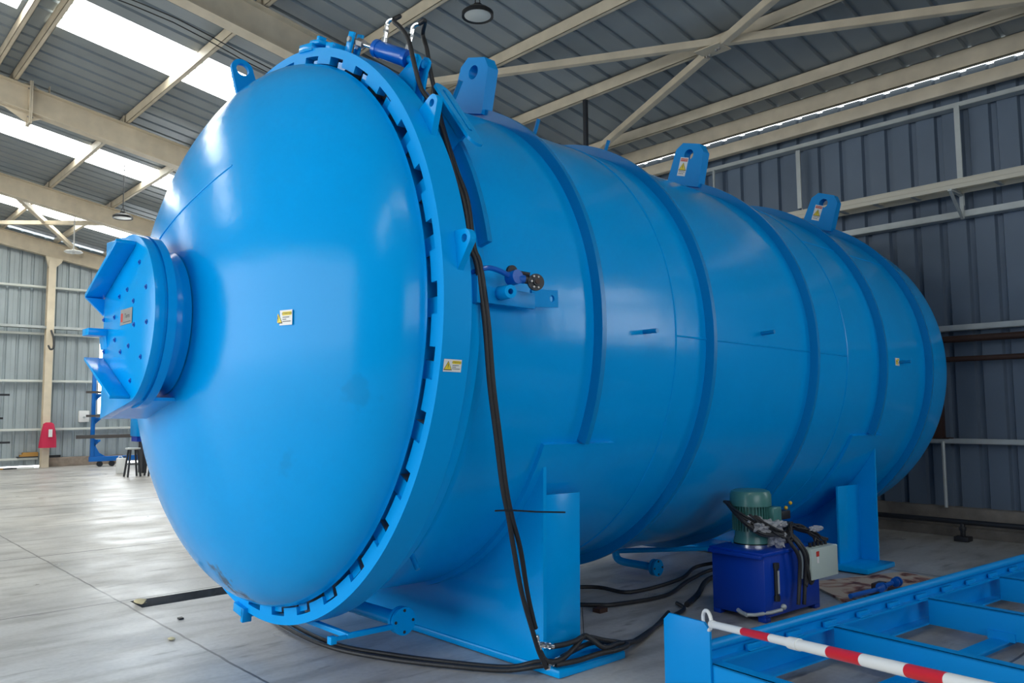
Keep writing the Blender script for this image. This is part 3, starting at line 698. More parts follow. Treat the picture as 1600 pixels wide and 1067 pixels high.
# hydraulic actuator on top
def plane_pts(*a): return a
act = None
mb = MB(); aL, aR = 66.2, 49.5
pL = pol(.10, 1.785, 65.6); pR = pol(.24, 1.825, 49.6)
d = (pR-pL).normalized()
mb.tube([pL+d*.175, pL+d*.19, pR-d*.11, pR-d*.10], [.040, .047, .047, .040], 28)
mb.cyl(pL+d*.17, pL+d*.2, .05, 28); mb.cyl(pR-d*.12, pR-d*.095, .05, 28)
act = mb.build('hydraulic_cylinder', 'cylblue', ves)
mb = MB(); mb.cyl(pL+d*.04, pL+d*.19, .014, 16); mb.build('piston_rod', 'chrome', act)
mb = MB(); mb.cyl(pL+d*.02, pL+d*.07, .026, 6); mb.cyl(pL-V((.05, 0, 0)), pL+V((.05, 0, 0)), .016, 12); mb.build('rod_end', 'steel', act)
mb = MB(); mb.cyl(pR-d*.10, pR+d*.02, .022, 12); mb.cyl(pR-V((.05, 0, 0)), pR+V((.05, 0, 0)), .02, 14); mb.build('clevis_pin', 'blue_steel', act)
for dx in (-.035, .020):
    mb = MB(); ring_block(mb, 65.9, .06, 1.70, 1.83, .10+dx, .115+dx); mb.build('clevis_plate', 'blue', lock, bevel=.003)
for dx in (-.04, .025):
    a = rad(49.8); ur = V((0, -math.cos(a), math.sin(a))); ut = V((0, math.sin(a), math.cos(a))); mb = MB()
    mb.prism([V((.24+dx, 0, 0))+ur*r+ut*s for r, s in ((1.60, -.14), (1.60, .16), (1.80, .045), (1.855, .035), (1.865, 0), (1.855, -.035), (1.80, -.045))], (.015, 0, 0)); mb.build('cylinder_bracket', 'blue', ves, bevel=.003)
fit = []
for s_, hgt in ((.225, .085), (-.115, .10)):
    base = (pL+d*s_) if s_ > 0 else (pR+d*s_); a = rad(60 if s_ > 0 else 51); ur = V((0, -math.cos(a)*.45, math.sin(a)*1.0)).normalized()
    top = base+ur*(.045+hgt); mb = MB(); mb.cyl(base+ur*.03, base+ur*.07, .018, 6); mb.cyl(base+ur*.07, top, .011, 10); mb.cyl(top-ur*.03, top-ur*.015, .016, 6)
    side = V((.25, -.9, .2)).normalized(); mb.tube(smooth_path([top-ur*.005, top+ur*.02, top+ur*.028+side*.02, top+ur*.022+side*.045]), .012, 10)
    mb.build('hose_fitting', 'chrome', act); fit.append(top+ur*.022+side*.045)

# slotted bracket and partial stiffener behind the ring
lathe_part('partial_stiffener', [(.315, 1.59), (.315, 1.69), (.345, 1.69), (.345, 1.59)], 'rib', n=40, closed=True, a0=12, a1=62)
def slot_bracket():
    mb = MB(); am = 38.5; a = rad(am); ur = V((0, -math.cos(a), math.sin(a))); ut = V((0, math.sin(a), math.cos(a)))
    o = ur*1.765+V((.33, 0, 0)); ax_ = V((.95, 0, .0))-ur*.10; ax_.normalize(); nn = ut.cross(ax_).normalized()
    L2, wd = .48, .055; hl = L2/2
    poly = [(-hl, -wd)]+[(hl-wd+wd*math.cos(t), wd*math.sin(t)) for t in [-PI/2+PI*k/10 for k in range(11)]]+[(-hl+wd*math.cos(t), wd*math.sin(t)) for t in [PI/2+PI*k/10 for k in range(1, 10)]]
    mb.holed(poly, (0, 0), .014, o, ut, ax_, nn*.016, slot=.17, seg=36)
    mb.prism([o+ut*s+ur*0 for s in (-.17, .17)]+[ur*1.60+V((.30, 0, 0))+ut*.23, ur*1.60+V((.30, 0, 0))-ut*.17], (.014, 0, 0))
    return mb.build('slotted_bracket', 'blue', ves, angle=30)
slot_bracket()
# lifting lugs
def sticker(parent, name, o, U_, N_, w_, h_, kind):
    o, U_, N_ = V(o), V(U_).normalized(), V(N_).normalized(); Up = N_.cross(U_).normalized()
    mb = MB()
    def q(x, y, l): return o+U_*x+Up*y+N_*(.0015+.0006*l)
    def rect(x0, y0, x1, y1, l, mi): mb.face([mb.bm.verts.new(q(x, y, l)) for x, y in ((x0, y0), (x1, y0), (x1, y1), (x0, y1))], mi)
    def tri(cx, cy, s, l, mi): mb.face([mb.bm.verts.new(q(cx+x*s, cy+y*s, l)) for x, y in ((-.6, -.5), (.6, -.5), (0, .55))], mi)
    def text(st, cx, cy, sz, l, mi):
        vs, fs = text_geo(st, sz); vv = [mb.bm.verts.new(q(cx+x, cy+y, l)) for x, y in vs]
        for f in fs: mb.face([vv[i] for i in f], mi)
    W, Hh = w_/2, h_/2
    rect(-W, -Hh, W, Hh, 0, 0)
    if kind == 'wide':
        tri(-W*.50, -Hh*.05, h_*.70, 1, 2); tri(-W*.50, -Hh*.05, h_*.58, 2, 1); rect(-W*.53, -Hh*.2, -W*.47, Hh*.28, 3, 2); rect(-W*.53, -Hh*.4, -W*.47, -Hh*.3, 3, 2)
        rect(-W*.05, Hh*.28, W*.92, Hh*.78, 1, 1); text('ATTENTION', W*.43, Hh*.53, h_*.17, 2, 2)
        for j, (a, b) in enumerate(((.0, .70), (.0, .40), (.0, .86))):
            y = Hh*(.05-.28*j); x = a
            while x < b: rect(W*(x-.0), y-h_*.03, W*min(b, x+.10), y+h_*.03, 1, 2); x += .135
    elif kind == 'tall':
        rect(-W*.85, Hh*.58, W*.85, Hh*.90, 1, 3); text('DANGER', 0, Hh*.74, w_*.20, 2, 0)
        tri(0, Hh*.0, w_*.78, 1, 2); tri(0, Hh*.0, w_*.66, 2, 1); rect(-W*.05, -Hh*.1, W*.05, Hh*.18, 3, 2); rect(-W*.05, -Hh*.2, W*.05, -Hh*.15, 3, 2)
        for j in range(2):
            y = -Hh*(.55+.2*j); x = -.7
            while x < .7-.15*j: rect(W*x, y-h_*.018, W*(x+.18), y+h_*.018, 1, 2); x += .25
    elif kind == 'plate':
        rect(-W*.9, -Hh*.6, -W*.55, Hh*.5, 1, 3); text('Terra', W*.18, Hh*.05, h_*.42, 1, 2)
        rect(-W*.5, -Hh*.75, W*.85, -Hh*.68, 1, 2)
    elif kind == 'small':
        rect(-W*.7, -Hh*.7, W*.2, Hh*.5, 1, 1); rect(W*.0, Hh*.3, W*.8, Hh*.8, 1, 1); rect(-W*.5, Hh*.0, W*.1, Hh*.12, 2, 2); rect(W*.3, -Hh*.3, W*.75, -Hh*.2, 1, 2)
    return mb.build(name, ['plate' if kind == 'plate' else 'white', 'yellow', 'ink', 'signred'], parent, smooth=False)
def lug(x, deg, tall=0):
    a = rad(deg); ur = V((0, -math.cos(a), math.sin(a))); ut = V((0, math.sin(a), math.cos(a)))   # ut points left/up
    poly = [(-.175, 0), (.175, 0), (.15, .31), (.09, .375), (-.09, .375), (-.15, .31)]
    mb = MB(); o = ur*1.62+V((x-.045, 0, 0)); mb.holed(poly, (0, .275), .048, o, ut, ur, (.09, 0, 0), seg=32)
    return mb.build('lifting_lug', 'blue_steel', ves, bevel=0, angle=30), a, ur, ut
for x, deg, st in ((XB, 73.0, 0), (XD, 73.5, 1), (XFF, 70.0, 1)):
    o, a, ur, ut = lug(x, deg)
    if st: plabel(sticker(o, 'warning_sticker', ur*1.785+ut*.035+V((x-.045, 0, 0)), -ut, (-1, 0, 0), .088, .165, 'tall'), 'white sticker with red band and yellow triangle')
# pins
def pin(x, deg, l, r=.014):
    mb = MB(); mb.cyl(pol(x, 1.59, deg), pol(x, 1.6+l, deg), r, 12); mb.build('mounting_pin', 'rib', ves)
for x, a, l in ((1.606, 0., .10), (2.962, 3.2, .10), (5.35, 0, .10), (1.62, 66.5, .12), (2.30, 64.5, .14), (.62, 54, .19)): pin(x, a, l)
pin(.324, -50, .11)
plabel(sticker(door, 'warning_sticker', (dome_x(-1.065, -.045), -1.065, -.045), (.28, -.96, 0), (-(1.0), -.30, -.015), .125, .072, 'wide'), 'white and yellow attention sticker')
nr = pol(0, 1, -9.3)
plabel(sticker(ves, 'warning_sticker', pol(.07, 1.714, -9.3), (1, 0, 0), nr, .105, .058, 'wide'), 'white and yellow attention sticker')
plabel(sticker(ves, 'small_sticker', pol(5.30, 1.601, 0), (1, 0, 0), (0, -1, 0), .09, .07, 'small'), 'small white and yellow sticker')

# end cap assembly on the door centre
cap_r = .47
def cap():
    n = 72
    out = []
    for k in range(n+1):
        t = -1.178+(1.178+PI/2+.12)*k/n              # right side arc, from lower left over +(-y) to top
        out.append((-cap_r*math.cos(t), cap_r*math.sin(t)))
    out += [(.10, .475), (.385, .49), (.345, -.53)]
    mb = MB(); mb.prism([V((-.85, y, z)) for y, z in out], (.05, 0, 0)); c = mb.build('hinge_cap_plate', 'blue', door, bevel=.004)
    mb = MB(); mb.lathe([(-.80, .30), (-.80, .455), (-.785, .455), (-.785, .470), (-.742, .470), (-.742, .30)], n=90, ref=(0, -1, 0)); mb.build('cap_flange', 'blue', door, angle=30)
    mb = MB(); mb.lathe([(-.745, .355), (-.70, .358), (-.675, .36), (-.66, .37), (-.64, .40)], n=90, ref=(0, -1, 0)); mb.build('cap_neck', 'blue', door, angle=50)
    # lower deck plate behind the flat side
    mb = MB(); mb.prism([(-.802, .34, -.528), (-.60, .34, -.528), (-.60, -.17, -.432), (-.802, -.17, -.432)], (0, .003, .018)); mb.build('cap_web', 'blue', door)
    def wing(a, b, off, h=.10, t=.03):
        a, b = V((-.85, *a)), V((-.85, *b)); n_ = (b-a).cross(V((1, 0, 0))).normalized()*t
        mb = MB(); mb.hexa([a, b, b+n_, a+n_, a-V((h, 0, 0)), b-V((h, 0, 0)), b+n_-V((h, 0, 0)), a+n_-V((h, 0, 0))]); mb.build('cap_gusset', 'blue', door, bevel=.003)
    wing((-.141, .395), (.386, .157), 1, .10, -.024); wing((.345, -.20), (-.15, -.425), 1, .10, .018)
    mb = MB(); mb.prism([(-.95, .386, .157), (-.85, .386, .157), (-.85, .386, .06)], (0, -.02, 0)); mb.build('cap_gusset', 'blue', door)
    mb = MB(); mb.prism([(-.95, .40, -.022), (-.95, .40, -.062), (-.86, .40, -.062), (-.85, .40, -.135), (-.80, .40, -.135), (-.80, .40, -.022)], (0, -.12, 0)); mb.build('cap_gusset', 'blue', door, bevel=.003)
    # studs
    for r, m_, ph in ((.17, 8, .2), (.36, 12, .1)):
        for k in range(m_):
            t = ph+2*PI*k/m_; y, z = r*math.cos(t), r*math.sin(t)
            if z > .157+(.386-y)*.452-.03 or z < -.20-(.345-y)*.45+.03 or y > .36 or (y > .25 and abs(z+.03) < .06): continue
            mb = MB(); mb.lathe([(-.004, .0), (-.004, .013), (0, .013)], (-.85, y, z), (1, 0, 0), 12)
            mb.cyl((-.859, y, z), (-.85, y, z), .006, 8); mb.build('plug_screw', 'cylblue', door)
    plabel(sticker(door, 'name_plate', (-.852, -.04, .02), (0, -1, 0), (-1, 0, 0), .19, .085, 'plate'), 'small steel name plate with a red mark')
cap()

# saddles
def saddle(xw, xp0, xp1, xpad0, xpad1, bx0, bx1, yy, label_side):
    g = gl(xw, 0)
    # wear pad wrapped round the lower shell
    lathe_part('wear_pad', [(xpad0, 1.598), (xpad0, 1.626), (xpad1, 1.626), (xpad1, 1.598)], n=70, closed=True, a0=-156, a1=-24)
    base_top = g+.048
    mb = MB(); s_ = 1 if xp1 > xw else -1
    arc = [(-1.612*math.cos(rad(t)), 1.612*math.sin(rad(t))) for t in [-28-(124)*k/40 for k in range(41)]]
    poly = [V((xw-.012, y, z)) for y, z in arc]
    y0 = arc[0][0]; poly = poly+[V((xw-.012, -y0, base_top)), V((xw-.012, y0, base_top))]
    mb.prism(poly, (.024, 0, 0)); mb.build('saddle_web', 'blue', ves, smooth=False)
    zt = -1.612*math.sin(math.acos(min(1, abs(yy)/1.612)))
    for sg in (1, -1):
        zt2 = zt-.12
        mb = MB(); mb.box((xp0, sg*yy, base_top), (xp1, sg*yy+(.02 if sg < 0 else -.02)*-1, zt2)); mb.build('saddle_end_plate', 'blue', ves, bevel=.002)
        for f in (.45,):
            pass
    for y in (-.55, .55):
        zt3 = -math.sqrt(1.612**2-y*y)-.01
        mb = MB(); mb.box((xp0, y-.01, base_top), (xp1, y+.01, zt3)); mb.build('saddle_rib', 'blue', ves)
    mb = MB(); mb.box((bx0, -1.545, g+.002), (bx1, 1.545, base_top)); mb.build('base_plate', 'blue', ves, bevel=.012)
saddle(.94, .95, 1.265, .874, 1.463, .925, 1.475, -1.385, 0)
saddle(5.17, 4.74, 5.16, 4.60, 5.20, 4.66, 5.22, -1.27, 1)

# nozzles below
def flange(mb, c, ax, r, t=.022, n=28):
    c, ax = V(c), V(ax).normalized(); mb.cyl(c-ax*t, c, r, n)
    u = ax.orthogonal().normalized(); v_ = ax.cross(u)
def nozzle(name, path, r, fr):
    p = smooth_path(path, 6); mb = MB(); mb.tube(p, r, 16); d_ = (p[-1]-p[-2]).normalized(); flange(mb, p[-1]+d_*.006, d_, fr); flange(mb, p[-1]-d_*.026, d_, fr*.98)
    o = mb.build(name, 'blue', ves)
    u = d_.orthogonal().normalized(); v_ = d_.cross(u)
    for k in range(4):
        t = PI/4+k*PI/2; c_ = p[-1]+(u*math.cos(t)+v_*math.sin(t))*fr*.76
        m2 = MB(); m2.cyl(c_-d_*.02, c_+d_*.009, .009, 8); m2.build('bolt', 'dark_pipe', o)
nozzle('drain_nozzle', [(.50, .02, -1.55), (.50, .02, -1.64), (.497, -.06, -1.668), (.497, -.25, -1.67), (.497, -.50, -1.668), (.497, -.735, -1.666)], .042, .078)
nozzle('drain_nozzle', [(3.218, -.007, -1.56), (3.218, -.007, -1.66), (3.218, -.02, -1.71), (3.218, -.08, -1.735), (3.218, -.25, -1.738), (3.218, -.456, -1.738)], .032, .068)
mb = MB(); mb.box((.13, -.725, -1.70), (.16, .25, -1.672)); mb.box((.13, -.74, -1.70), (.46, -.712, -1.672)); mb.box((.06, -.735, -1.70), (.13, -.715, -1.68)); mb.box((.025, -.745, -1.712), (.062, -.705, -1.672)); mb.box((.13, -.02, -1.67), (.165, .02, -1.58))
mb.build('support_bracket', 'blue', ves, bevel=.003)
mb = MB(); mb.cyl((3.25, 0, -1.66), (4.5, -.1, -1.76), .022, 10); mb.build('pipe_stub', 'blue', ves)

# side bracket with boss and flanged valve
mb = MB(); y = -1.72
mb.box((.21, -1.70, .03), (.235, -1.58, .17)); mb.box((.23, -1.695, .035), (.60, -1.675, .115))
mb.build('side_bracket', 'blue_steel', ves, bevel=.002)
mb = MB(); mb.holed([(0, 0), (.19, 0), (.19, .09), (0, .09)], (.145, .045), .018, (.585, -1.69, .045), (.90, -.10, .06), (-.05, 0, 1), (0, .014, 0)); mb.build('bent_strap', 'blue_steel', ves)
mb = MB(); mb.lathe([(0, .014), (0, .032), (.11, .036), (.12, .03)], (.335, -1.80, .085), (.25, .95, .05), 24); mb.lathe([(0, .014), (.08, .014), (.08, 0)], (.335, -1.80, .085), (.25, .95, .05), 20); mb.build('boss', 'blue', ves)
mb = MB(); mb.tube(smooth_path([(.20, -1.60, .165), (.24, -1.70, .195), (.30, -1.72, .200), (.42, -1.73, .170)]), .013, 10); mb.build('small_pipe', 'cylblue', ves)
va = MB(); va.cyl((.42, -1.76, .172), (.42, -1.70, .168), .036, 20); va.cyl((.40, -1.73, .17), (.47, -1.75, .165), .022, 12); vo = va.build('valve_body', 'cylblue', ves)
mb = MB(); mb.cyl((.44, -1.70, .205), (.44, -1.685, .206), .034, 20); mb.cyl((.44, -1.70, .205), (.50, -1.76, .19), .012, 10); mb.build('valve_flange', 'dark_pipe', vo)
mb = MB(); mb.cyl((.47, -1.75, .165), (.51, -1.78, .155), .02, 10); mb.cyl((.505, -1.80, .15), (.512, -1.785, .15), .042, 24); mb.cyl((.50, -1.812, .15), (.506, -1.80, .15), .018, 12)
mo = mb.build('valve_flange', ['dark_pipe'], vo)
for k in range(6):
    t = k*PI/3; mb = MB(); mb.cyl((.499+.030*math.cos(t), -1.808, .15+.03*math.sin(t)), (.505+.030*math.cos(t), -1.795, .15+.03*math.sin(t)), .005, 6); mb.build('bolt', 'steel', vo)
mb = MB(); mb.cyl((.499, -1.818, .15), (.503, -1.81, .15), .012, 12); plabel(mb.build('centre_plug', 'brown_steel', vo), 'rusty brown centre')

# ------------------------------------------------------------------ hoses of the actuator
def W(*p): return tow(p)
f1, f2 = tow(fit[0]), tow(fit[1])
def hose(pts, r, lab, grp, name='hydraulic_hose', sub=8):
    mb = MB(); mb.tube(smooth_path(pts, sub), r, 12); return tag(mb.build(name, 'rubber'), lab, 'hose', grp)
hd = [W(.198, -1.66, .304), W(.214, -1.69, .209), W(.256, -1.70, -.051), W(.30, -1.69, -.355), W(.36, -1.67, -.60), W(.421, -1.65, -.849), W(.482, -1.63, -1.01)]
sh = V((.016, -.008, .0))
up1 = [f1, f1+V((.02, -.03, .012)), W(.16, -1.03, 1.66), W(.165, -1.09, 1.60), W(.17, -1.158, 1.51), W(.17, -1.208, 1.375), W(.185, -1.258, 1.215), W(.215, -1.32, 1.11), W(.22, -1.37, 1.02), W(.215, -1.45, .86), W(.20, -1.53, .69), W(.20, -1.61, .52)]
up2 = [f2, f2+V((.015, -.03, .008)), W(.3, -1.11, 1.60), W(.3, -1.15, 1.497), W(.3, -1.188, 1.35), W(.31, -1.225, 1.219), W(.28, -1.30, 1.08), W(.235, -1.42, .90), W(.22, -1.53, .70), W(.22, -1.61, .54)]
e1 = [W(.545, -1.60, -1.174), W(.627, -1.57, -1.393), W(.732, -1.54, -1.605), W(.80, -1.52, -1.73), W(.855, -1.52, gl(.9, 0)+.07)]
e2 = [W(.60, -1.59, -1.18), W(.676, -1.56, -1.401), W(.740, -1.54, -1.558), W(.765, -1.53, -1.60)]
hose(up1+hd+e1, .0125, 'black hose from the left cylinder fitting down the shell to the front base plate', 'cylinder hoses', sub=8)
hose(up2+[p+sh for p in hd]+e2, .0125, 'black hose from the right cylinder fitting, ending at the upright coupling by the saddle', 'cylinder hoses', sub=8)
# couplings on the base plate
def coupling(a, b, lab):
    a, b = V(a), V(b); mb = MB(); d = (b-a); mb.cyl(a, b, .011, 10); mb.cyl(a+d*.1, a+d*.3, .017, 6); mb.cyl(a+d*.45, a+d*.62, .016, 6); mb.cyl(a+d*.8, b, .016, 12); tag(mb.build('hose_coupling', 'chrome'), lab, 'coupling', 'hose couplings on the base plate')
def F(x, y, z=.02): return V((x, y, z))
q0 = F(3.0, 3.145, .245); q1 = F(3.02, 3.145, .165); coupling(q0, q1, 'upright plated coupling at the foot of the front saddle')
qb = F(3.12, 3.145, .16); coupling(F(3.02, 3.145, .19), qb, 'level plated coupling branching right at the saddle foot')
qa = W(.855, -1.52, gl(.9, 0)+.07); qc = F(3.19, 3.165, .078); coupling(qa, qc, 'bright plated coupling lying on the front corner of the base plate')
hose([qc, F(3.30, 3.185, .085), F(3.45, 3.20, .095), F(3.56, 3.19, .09), F(3.68, 3.165, .06), F(3.78, 3.18, .035), F(3.95, 3.24, .022), F(4.2, 3.32, .022), F(4.45, 3.40, .022), F(4.75, 3.48, .022), F(4.86, 3.62, .022)], .014, 'thick black hose from the base plate across the floor toward the power unit', 'floor hoses')
hose([qb, F(3.20, 3.14, .155), F(3.28, 3.13, .16), F(3.34, 3.14, .165), F(3.42, 3.15, .15), F(3.54, 3.15, .11), F(3.65, 3.13, .08), F(3.66, 3.08, .075), F(3.55, 3.06, .075), F(3.42, 3.08, .075), F(3.25, 3.08, .075), F(3.12, 3.12, .07)], .0145, 'black hose looped into a bow on the front base plate', 'floor hoses')
hose([q1, F(3.06, 3.13, .10), F(3.16, 3.12, .09), F(3.28, 3.13, .13), F(3.36, 3.14, .17), F(3.40, 3.12, .15), F(3.46, 3.08, .10), F(3.60, 3.10, .09), F(3.75, 3.14, .06), F(3.95, 3.22, .025), F(4.3, 3.36, .022), F(4.6, 3.50, .022)], .0145, 'second black hose crossing the bow and running back along the floor', 'floor hoses')
hose([F(3.16, 3.13, .065), F(3.08, 3.20, .055), F(2.97, 3.36, .02), F(2.80, 3.62), F(2.62, 3.98), F(2.5, 4.40), F(2.51, 4.96), F(2.62, 5.6), F(2.9, 6.15)], .013, 'outer black hose curving on the floor from the base plate to under the ring', 'hoses in front of the vessel')
hose([F(3.20, 3.17, .06), F(3.11, 3.25, .06), F(3.02, 3.39, .02), F(2.86, 3.64), F(2.69, 4.0), F(2.555, 4.42), F(2.57, 4.98), F(2.68, 5.6), F(2.95, 6.1)], .013, 'inner black hose running beside the outer one to under the ring', 'hoses in front of the vessel')
hose([F(3.9, 4.8), F(4.3, 4.75), F(4.82, 4.41), F(4.90, 4.08), F(5.54, 4.10, .02), F(6.0, 4.25, .04), F(6.1, 4.0, .1), F(5.95, 3.6, .14)], .015, 'upper black hose curving from under the vessel to the power unit', 'hoses behind the power unit')
hose([F(3.8, 4.3), F(4.2, 4.2), F(4.40, 4.0), F(4.52, 3.91), F(5.0, 3.83), F(5.55, 4.0, .03), F(5.95, 4.0, .06), F(5.8, 3.5, .08)], .015, 'lower black hose curving from under the vessel to the power unit', 'hoses behind the power unit')
hose([F(4.88, 3.55), F(5.2, 3.68), F(5.6, 3.85, .05), F(5.9, 3.75, .1), F(5.9, 3.5, .12)], .02, 'thick short black hose rising to the left side of the power unit', 'hoses behind the power unit')
mb = MB(); mb.tube([W(.33, -1.70, -.955), W(.42, -1.71, -.958), W(.60, -1.70, -.98), W(.82, -1.69, -1.0)], .0045, 6); tag(mb.build('cable_tie', 'black'), 'long black cable tie end sticking out from the two hanging hoses', 'cable tie')
mb = MB(); mb.tube([F(3.35, 3.13, .17), F(3.345, 3.13, .25), F(3.34, 3.13, .33)], .003, 6); tag(mb.build('cable_tie', 'black'), 'thin black cable tie standing up from the hose loop', 'cable tie')
mb = MB(); mb.box((4.30, 3.86, 0), (4.38, 3.93, .03)); tag(mb.build('wood_block', 'brown_steel'), 'small dark brown block beside the floor hoses under the vessel', 'block')

# ------------------------------------------------------------------ hydraulic power unit
def power_unit():
    t = thing('hydraulic_power_unit', 'royal blue hydraulic power unit with green motor beside the vessel', 'hydraulic unit', (4.893, 2.93, 0), rad(-3))
    def B(n, a, b, m_, bev=.004, par=t): mb = MB(); mb.box(a, b); return mb.build(n, m_, par, bevel=bev)
    tank = B('tank', (0, 0, .03), (.67, .42, .43), 'navy')
    B('tank_lid', (-.012, -.012, .43), (.69, .435, .455), 'navy')
    mb = MB(); mb.prism([(.01, -.012, .43), (.01, -.012, .40), (-.012, .05, .36), (-.012, .42, .36), (-.03, .42, .43), (-.03, -.012, .43)], (0, 0, .0)) if False else None
    mb = MB(); mb.box((-.035, .0, .415), (.0, .43, .44)); mb.build('lid_lip', 'navy', t, bevel=.003)
    for a in ((.03, .03), (.64, .03), (.03, .39), (.64, .39)): B('foot', (a[0]-.03, a[1]-.03, 0), (a[0]+.03, a[1]+.03, .03), 'navy')
    mb = MB(); mb.cyl((.12, -.012, .15), (.12, -.012, .36), .016, 12); mb.cyl((.12, -.012, .13), (.12, -.012, .165), .022, 12); mb.cyl((.12, -.012, .345), (.12, -.012, .38), .022, 12); g_ = mb.build('sight_gauge', 'black', t)
    mb = MB(); mb.box((.112, -.031, .18), (.128, -.027, .33)); mb.build('glass', 'galv', g_)
    # drain pipe at the front
    mb = MB(); mb.tube([(-.02, .20, .055), (-.05, .15, .05), (-.06, .10, .045)], .014, 10); mb.tube([(-.06, .12, .045), (-.03, .06, .05), (.03, -.02, .07), (.10, -.06, .085)], .012, 10); mb.ball((.12, -.06, .10), .02, 10); mb.build('drain_pipe', 'galv', t)
    # motor
    mx, my = .22, .24
    mb = MB(); mb.lathe([(.455, .0), (.455, .14), (.475, .14), (.475, .11), (.49, .10)], (mx, my, 0), (0, 0, 1), 40, ref=(1, 0, 0)); mb.build('mounting_flange', 'chrome', t)
    mb = MB(); mb.lathe([(.48, .125), (.50, .122), (.53, .113), (.745, .113)], (mx, my, 0), (0, 0, 1), 40, ref=(1, 0, 0)); mo = mb.build('motor_body', 'motor', t)
    for k in range(36):
        a = 2*PI*k/36; c, s_ = math.cos(a), math.sin(a); mb = MB(); p = V((mx+c*.110, my+s_*.110, .565)); q = V((mx+c*.131, my+s_*.131, .565)); n_ = V((-s_, c, 0))*.0025
        mb.hexa([p-n_, q-n_, q+n_, p+n_, p-n_+V((0, 0, .175)), q-n_+V((0, 0, .175)), q+n_+V((0, 0, .175)), p+n_+V((0, 0, .175))]); mb.build('cooling_fin', 'motor', mo, smooth=False)
    mb = MB(); mb.lathe([(.735, .125), (.735, .142), (.81, .142), (.835, .130), (.845, .105), (.845, .0)], (mx, my, 0), (0, 0, 1), 40, ref=(1, 0, 0)); mb.build('fan_cover', 'motor', t)
    mb = MB(); mb.box((mx+.02, my-.17, .63), (mx+.12, my-.10, .73)); mb.build('terminal_box', 'motor', t, bevel=.008)
    # grey control box
    cb = B('control_box', (.42, -.10, .235), (.76, .03, .445), 'greygreen', .006)
    mb = MB(); mb.box((.475, -.103, .39), (.510, -.101, .425)); mb.build('box_sticker', 'signred', cb)
    mb = MB(); mb.box((.48, -.103, .345), (.505, -.101, .388)); mb.build('box_sticker', 'white', cb)
    for k in range(5): mb = MB(); mb.cyl((.50+.05*k, -.04, .445), (.50+.05*k, -.04, .475), .012, 8); mb.build('cable_gland', 'black', cb)
    # valve block, knobs, film, cables
    B('valve_block', (.40, .12, .455), (.56, .30, .60), 'black')
    mb = MB(); mb.cyl((.44, .16, .6), (.44, .16, .70), .02, 10); mb.cyl((.52, .22, .6), (.52, .22, .69), .02, 10); mb.box((.36, .14, .62), (.56, .2, .68)); mb.build('solenoid', 'black', t, bevel=.004)
    for p in ((.44, .10, .71), (.53, .12, .735)): mb = MB(); mb.ball(p, .014, 10); mb.build('knob', 'amber', t)
    rnd = random.Random(3)
    for k in range(10):
        a = [(.02+.01*k, .10, .70-.004*k), (.10+.015*k, .02, .62-.01*k), (.22+.01*k, -.01, .57-.006*k), (.36, .03, .56+.006*k), (.50, .05, .56+.01*(k % 4)), (.62, .0, .50+.012*(k % 3)), (.60+.04*(k % 5), -.03, .46)]
        a = [V(p)+V((rnd.uniform(-.02, .02), rnd.uniform(-.02, .02), rnd.uniform(-.015, .015))) for p in a]
        mb = MB(); mb.tube(smooth_path(a, 5), .008, 6); mb.build('control_cable', 'rubber', t)
    for k in range(6):
        a = [(.10, .36, .76), (.04, .20, .70-.01*k), (.08, .06, .62-.012*k), (.20, -.01, .56)]
        a = [V(p)+V((rnd.uniform(-.015, .015), rnd.uniform(-.015, .015), 0)) for p in a]
        mb = MB(); mb.tube(smooth_path(a, 5), .009, 6); mb.build('control_cable', 'rubber', t)
    for k, (x, zz) in enumerate(((.26, .09), (.33, .08), (.36, .2))):
        mb = MB(); mb.tube(smooth_path([(.28+.03*k, .02, .56), (x, -.04, .50), (x+.05, -.07, .40), (x+.06, -.06, .25), (x+.02, -.07, zz)]), .013, 10); mb.build('oil_hose', 'rubber', t)
    mb = MB(); mb.tube(smooth_path([(.39, -.05, .44), (.40, -.08, .30), (.44, -.07, .21), (.52, -.05, .24), (.55, -.02, .34)]), .011, 8); mb.build('oil_hose', 'rubber', t)
    def film(c, s_, sd, n=5):
        mb = MB(); r_ = random.Random(sd); bmesh.ops.create_icosphere(mb.bm, subdivisions=3, radius=1)
        for v_ in mb.bm.verts:
            k_ = 1+r_.uniform(-.28, .28); v_.co = V((c[0]+v_.co.x*s_[0]*k_, c[1]+v_.co.y*s_[1]*k_, c[2]+v_.co.z*s_[2]*k_))
        mb.build('plastic_film', 'film', t, smooth=False)
    film((.16, .07, .61), (.14, .06, .045), 1); film((.25, .06, .53), (.045, .07, .07), 2); film((.10, .14, .64), (.06, .06, .04), 5); film((.62, -.02, .56), (.07, .03, .02), 3); film((.27, .03, .62), (.06, .03, .02), 4)
power_unit()

# board behind the unit and pipe parts on it
mb = MB(); mb.hexa([(5.70, 2.70, 0), (7.05, 2.52, 0), (7.15, 2.97, 0), (6.2, 3.33, 0), (5.70, 2.70, .018), (7.05, 2.52, .018), (7.15, 2.97, .018), (6.2, 3.33, .018)])
tag(mb.build('plywood_sheet', 'board'), 'brown plywood sheet with dark red stains behind the power unit', 'board')
hd_ = thing('pipe_spool', 'short blue pipe assembly with flanges lying on the stained plywood', 'pipe part', (5.95, 2.78, .05))
mb = MB(); mb.tube([(-.12, .02, .0), (.2, -.02, .0), (.45, -.04, .02)], .018, 10); mb.build('pipe', 'cylblue', hd_)
for x, r in ((.22, .036), (.26, .032), (.48, .034), (.52, .038)):
    mb = MB(); mb.cyl((x, -.05, .02), (x+.015, -.05, .02), r, 18); mb.build('flange', 'cylblue', hd_)
mb = MB(); mb.box((.28, -.02, -.03), (.42, .05, .03)); mb.build('clamp', 'brown_steel', hd_, bevel=.01)

